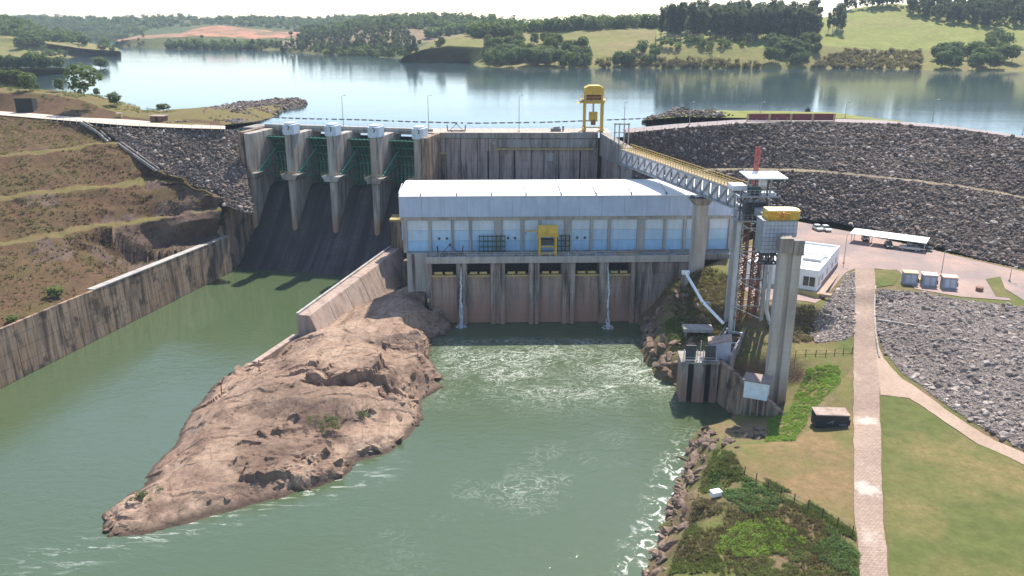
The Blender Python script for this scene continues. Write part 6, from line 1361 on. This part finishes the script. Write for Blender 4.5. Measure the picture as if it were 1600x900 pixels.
veg('shrub_cover', [(1110,862),(1150,818),(1215,812),(1262,842),(1240,862),(1160,872)], 520, .25,.6, SHR, MT['shrub_green'], 'bright green shrubs in the middle of the river bank', (6,91,-.15))
veg('shrub_cover', [(1072,905),(1100,872),(1160,868),(1250,858),(1320,905)], 560, .25,.6, SHR, MT['leaf_pale'], 'yellow green shrubs at the bottom of the river bank', (6,98,-.1))
veg('shrub_cover', [(1050,880),(1078,810),(1096,760),(1160,800),(1150,820),(1108,866),(1080,890)], 480, .25,.65, SHR, MT['leaf_dry'], 'dry brownish scrub above the bank boulders', (6,92,-.2))
veg('shrub_cover', [(1112,712),(1150,716),(1160,742),(1110,742)], 160, .3,.7, SHR, MT['leaf_pale'], 'yellow green bushes at the upper end of the fence', (5,99,-.1))
veg('grass_tufts', BNK, 2600, .3,.65, TUFT, MT['leaf_dry'], 'dry grass tufts among the shrubs of the river bank', (5,89,-.15))
veg('grass_tufts', BNK, 2600, .3,.65, TUFT, MT['leaf_pale'], 'fresh green grass tufts among the shrubs of the river bank', (6,87,.0))
veg('grass_tufts', [(1130,705),(1175,735),(1265,785),(1335,832),(1338,846),(1262,808),(1170,760),(1120,730)], 1500, .25,.6, TUFT, MT['leaf_pale'], 'green grass tufts along the foot of the lawn fence', (4,88,-.15))
veg('shrub_cover', [(1196,690),(1240,690),(1270,640),(1312,600),(1312,570),(1262,575),(1245,610),(1235,640),(1200,655)], 1300, .22,.5, SHR, MT['shrub_green'], 'bright green creeper around the foot of the big pillar')
veg('shrub_cover', [(1070,470),(1110,420),(1140,432),(1140,500),(1100,510)], 300, .4,.9, SHR, MT['leaf_dry'], 'olive bushes on the knoll beside the powerhouse', (6,93,-.05))
veg('shrub_cover', [(1040,505),(1066,495),(1075,530),(1060,545),(1040,520)], 160, .5,1.0, SHR, MT['leaf_pale'], 'yellow green bushes on the rocks below the white pipe')
veg('shrub_cover', [(1190,480),(1270,486),(1280,530),(1195,545)], 260, .5,1.1, SHR, MT['leaf_dry'], 'brown scrub on the cut bank below the office', (5,94,-.1))
veg('grass_tufts', [(1030,470),(1110,420),(1140,432),(1150,520),(1080,540)], 1200, .4,.9, TUFT, MT['leaf_dry'], 'dry grass on the knoll beside the powerhouse')
p = lb.scatter(7500, rng, [0,1,2,4,6,8]); keep = fbm(p[:,0],p[:,1],7,4,95) > -.25; p = p[keep&(p[:,0] < -92)]
o = scatter_mesh('grass_tufts', p, rng.uniform(.3,.8,len(p)), TUFT, MT['leaf_dry'], rng, None, 'stuff', False); tag(o, 'dry grass tufts over the terraced left slope', 'vegetation')
p = lb.scatter(2600, rng, [0,1,2,4,6,8]); p = p[(fbm(p[:,0],p[:,1],10,4,96) > .16)&(p[:,0] < -95)]
o = scatter_mesh('shrub_cover', p, rng.uniform(.5,1.1,len(p)), SHR, MT['leaf_dry'], rng, None, 'stuff', False); tag(o, 'low brown bushes over the terraced left slope', 'vegetation')
p = lc.scatter(1500, rng); p = p[fbm(p[:,0],p[:,1],12,4,97) > 0]
o = scatter_mesh('shrub_cover', p, rng.uniform(.5,1.3,len(p)), SHR, MT['leaf_mid'], rng, None, 'stuff', False); tag(o, 'green bushes over the left knoll above the road', 'vegetation')
for px, py, h in ((88,466,3.2),(20,505,2.0)):
    q = hit(px,py,[_bv[-1]])
    if q: tree('slope_bush','pale',q,h,'bright green bush just behind the channel wall' if px == 88 else 'small green bush behind the left end of the channel wall',None,rng,1.5)
iv = []
for px, py, n, r_, z in ((515,655,40,1.6,5.2),(222,770,14,.9,3.0),(560,640,20,1.2,4.5)):
    for _ in range(n): q = G(px,py,z); iv.append((q.x+rng.normal(0,r_),q.y+rng.normal(0,r_),z+rng.normal(0,.2)-.6))
o = scatter_mesh('shrub_cover', np.array(iv), rng.uniform(.4,.8,len(iv)), SHR, MT['leaf_mid'], rng, None, 'stuff', False); tag(o, 'sparse olive plants growing in the cracks of the rock island', 'vegetation')
# ================================================================== air
hz = NM('air'); hz.t.nodes.remove(hz.b); pv = hz.n('ShaderNodeVolumePrincipled'); pv.inputs['Color'].default_value = (.72,.85,1,1); pv.inputs['Density'].default_value = .00012; pv.inputs['Anisotropy'].default_value = 0.0
hz.l(pv.outputs[0], hz.t.nodes['Material Output'].inputs['Volume'])
hzo = MB().box(-3000,3000,-60,2750,-7.2,190).build('haze', hz.m); hzo['kind'] = 'stuff'; hzo['label'] = 'thin bluish haze in the air over the valley'; hzo['category'] = 'haze'
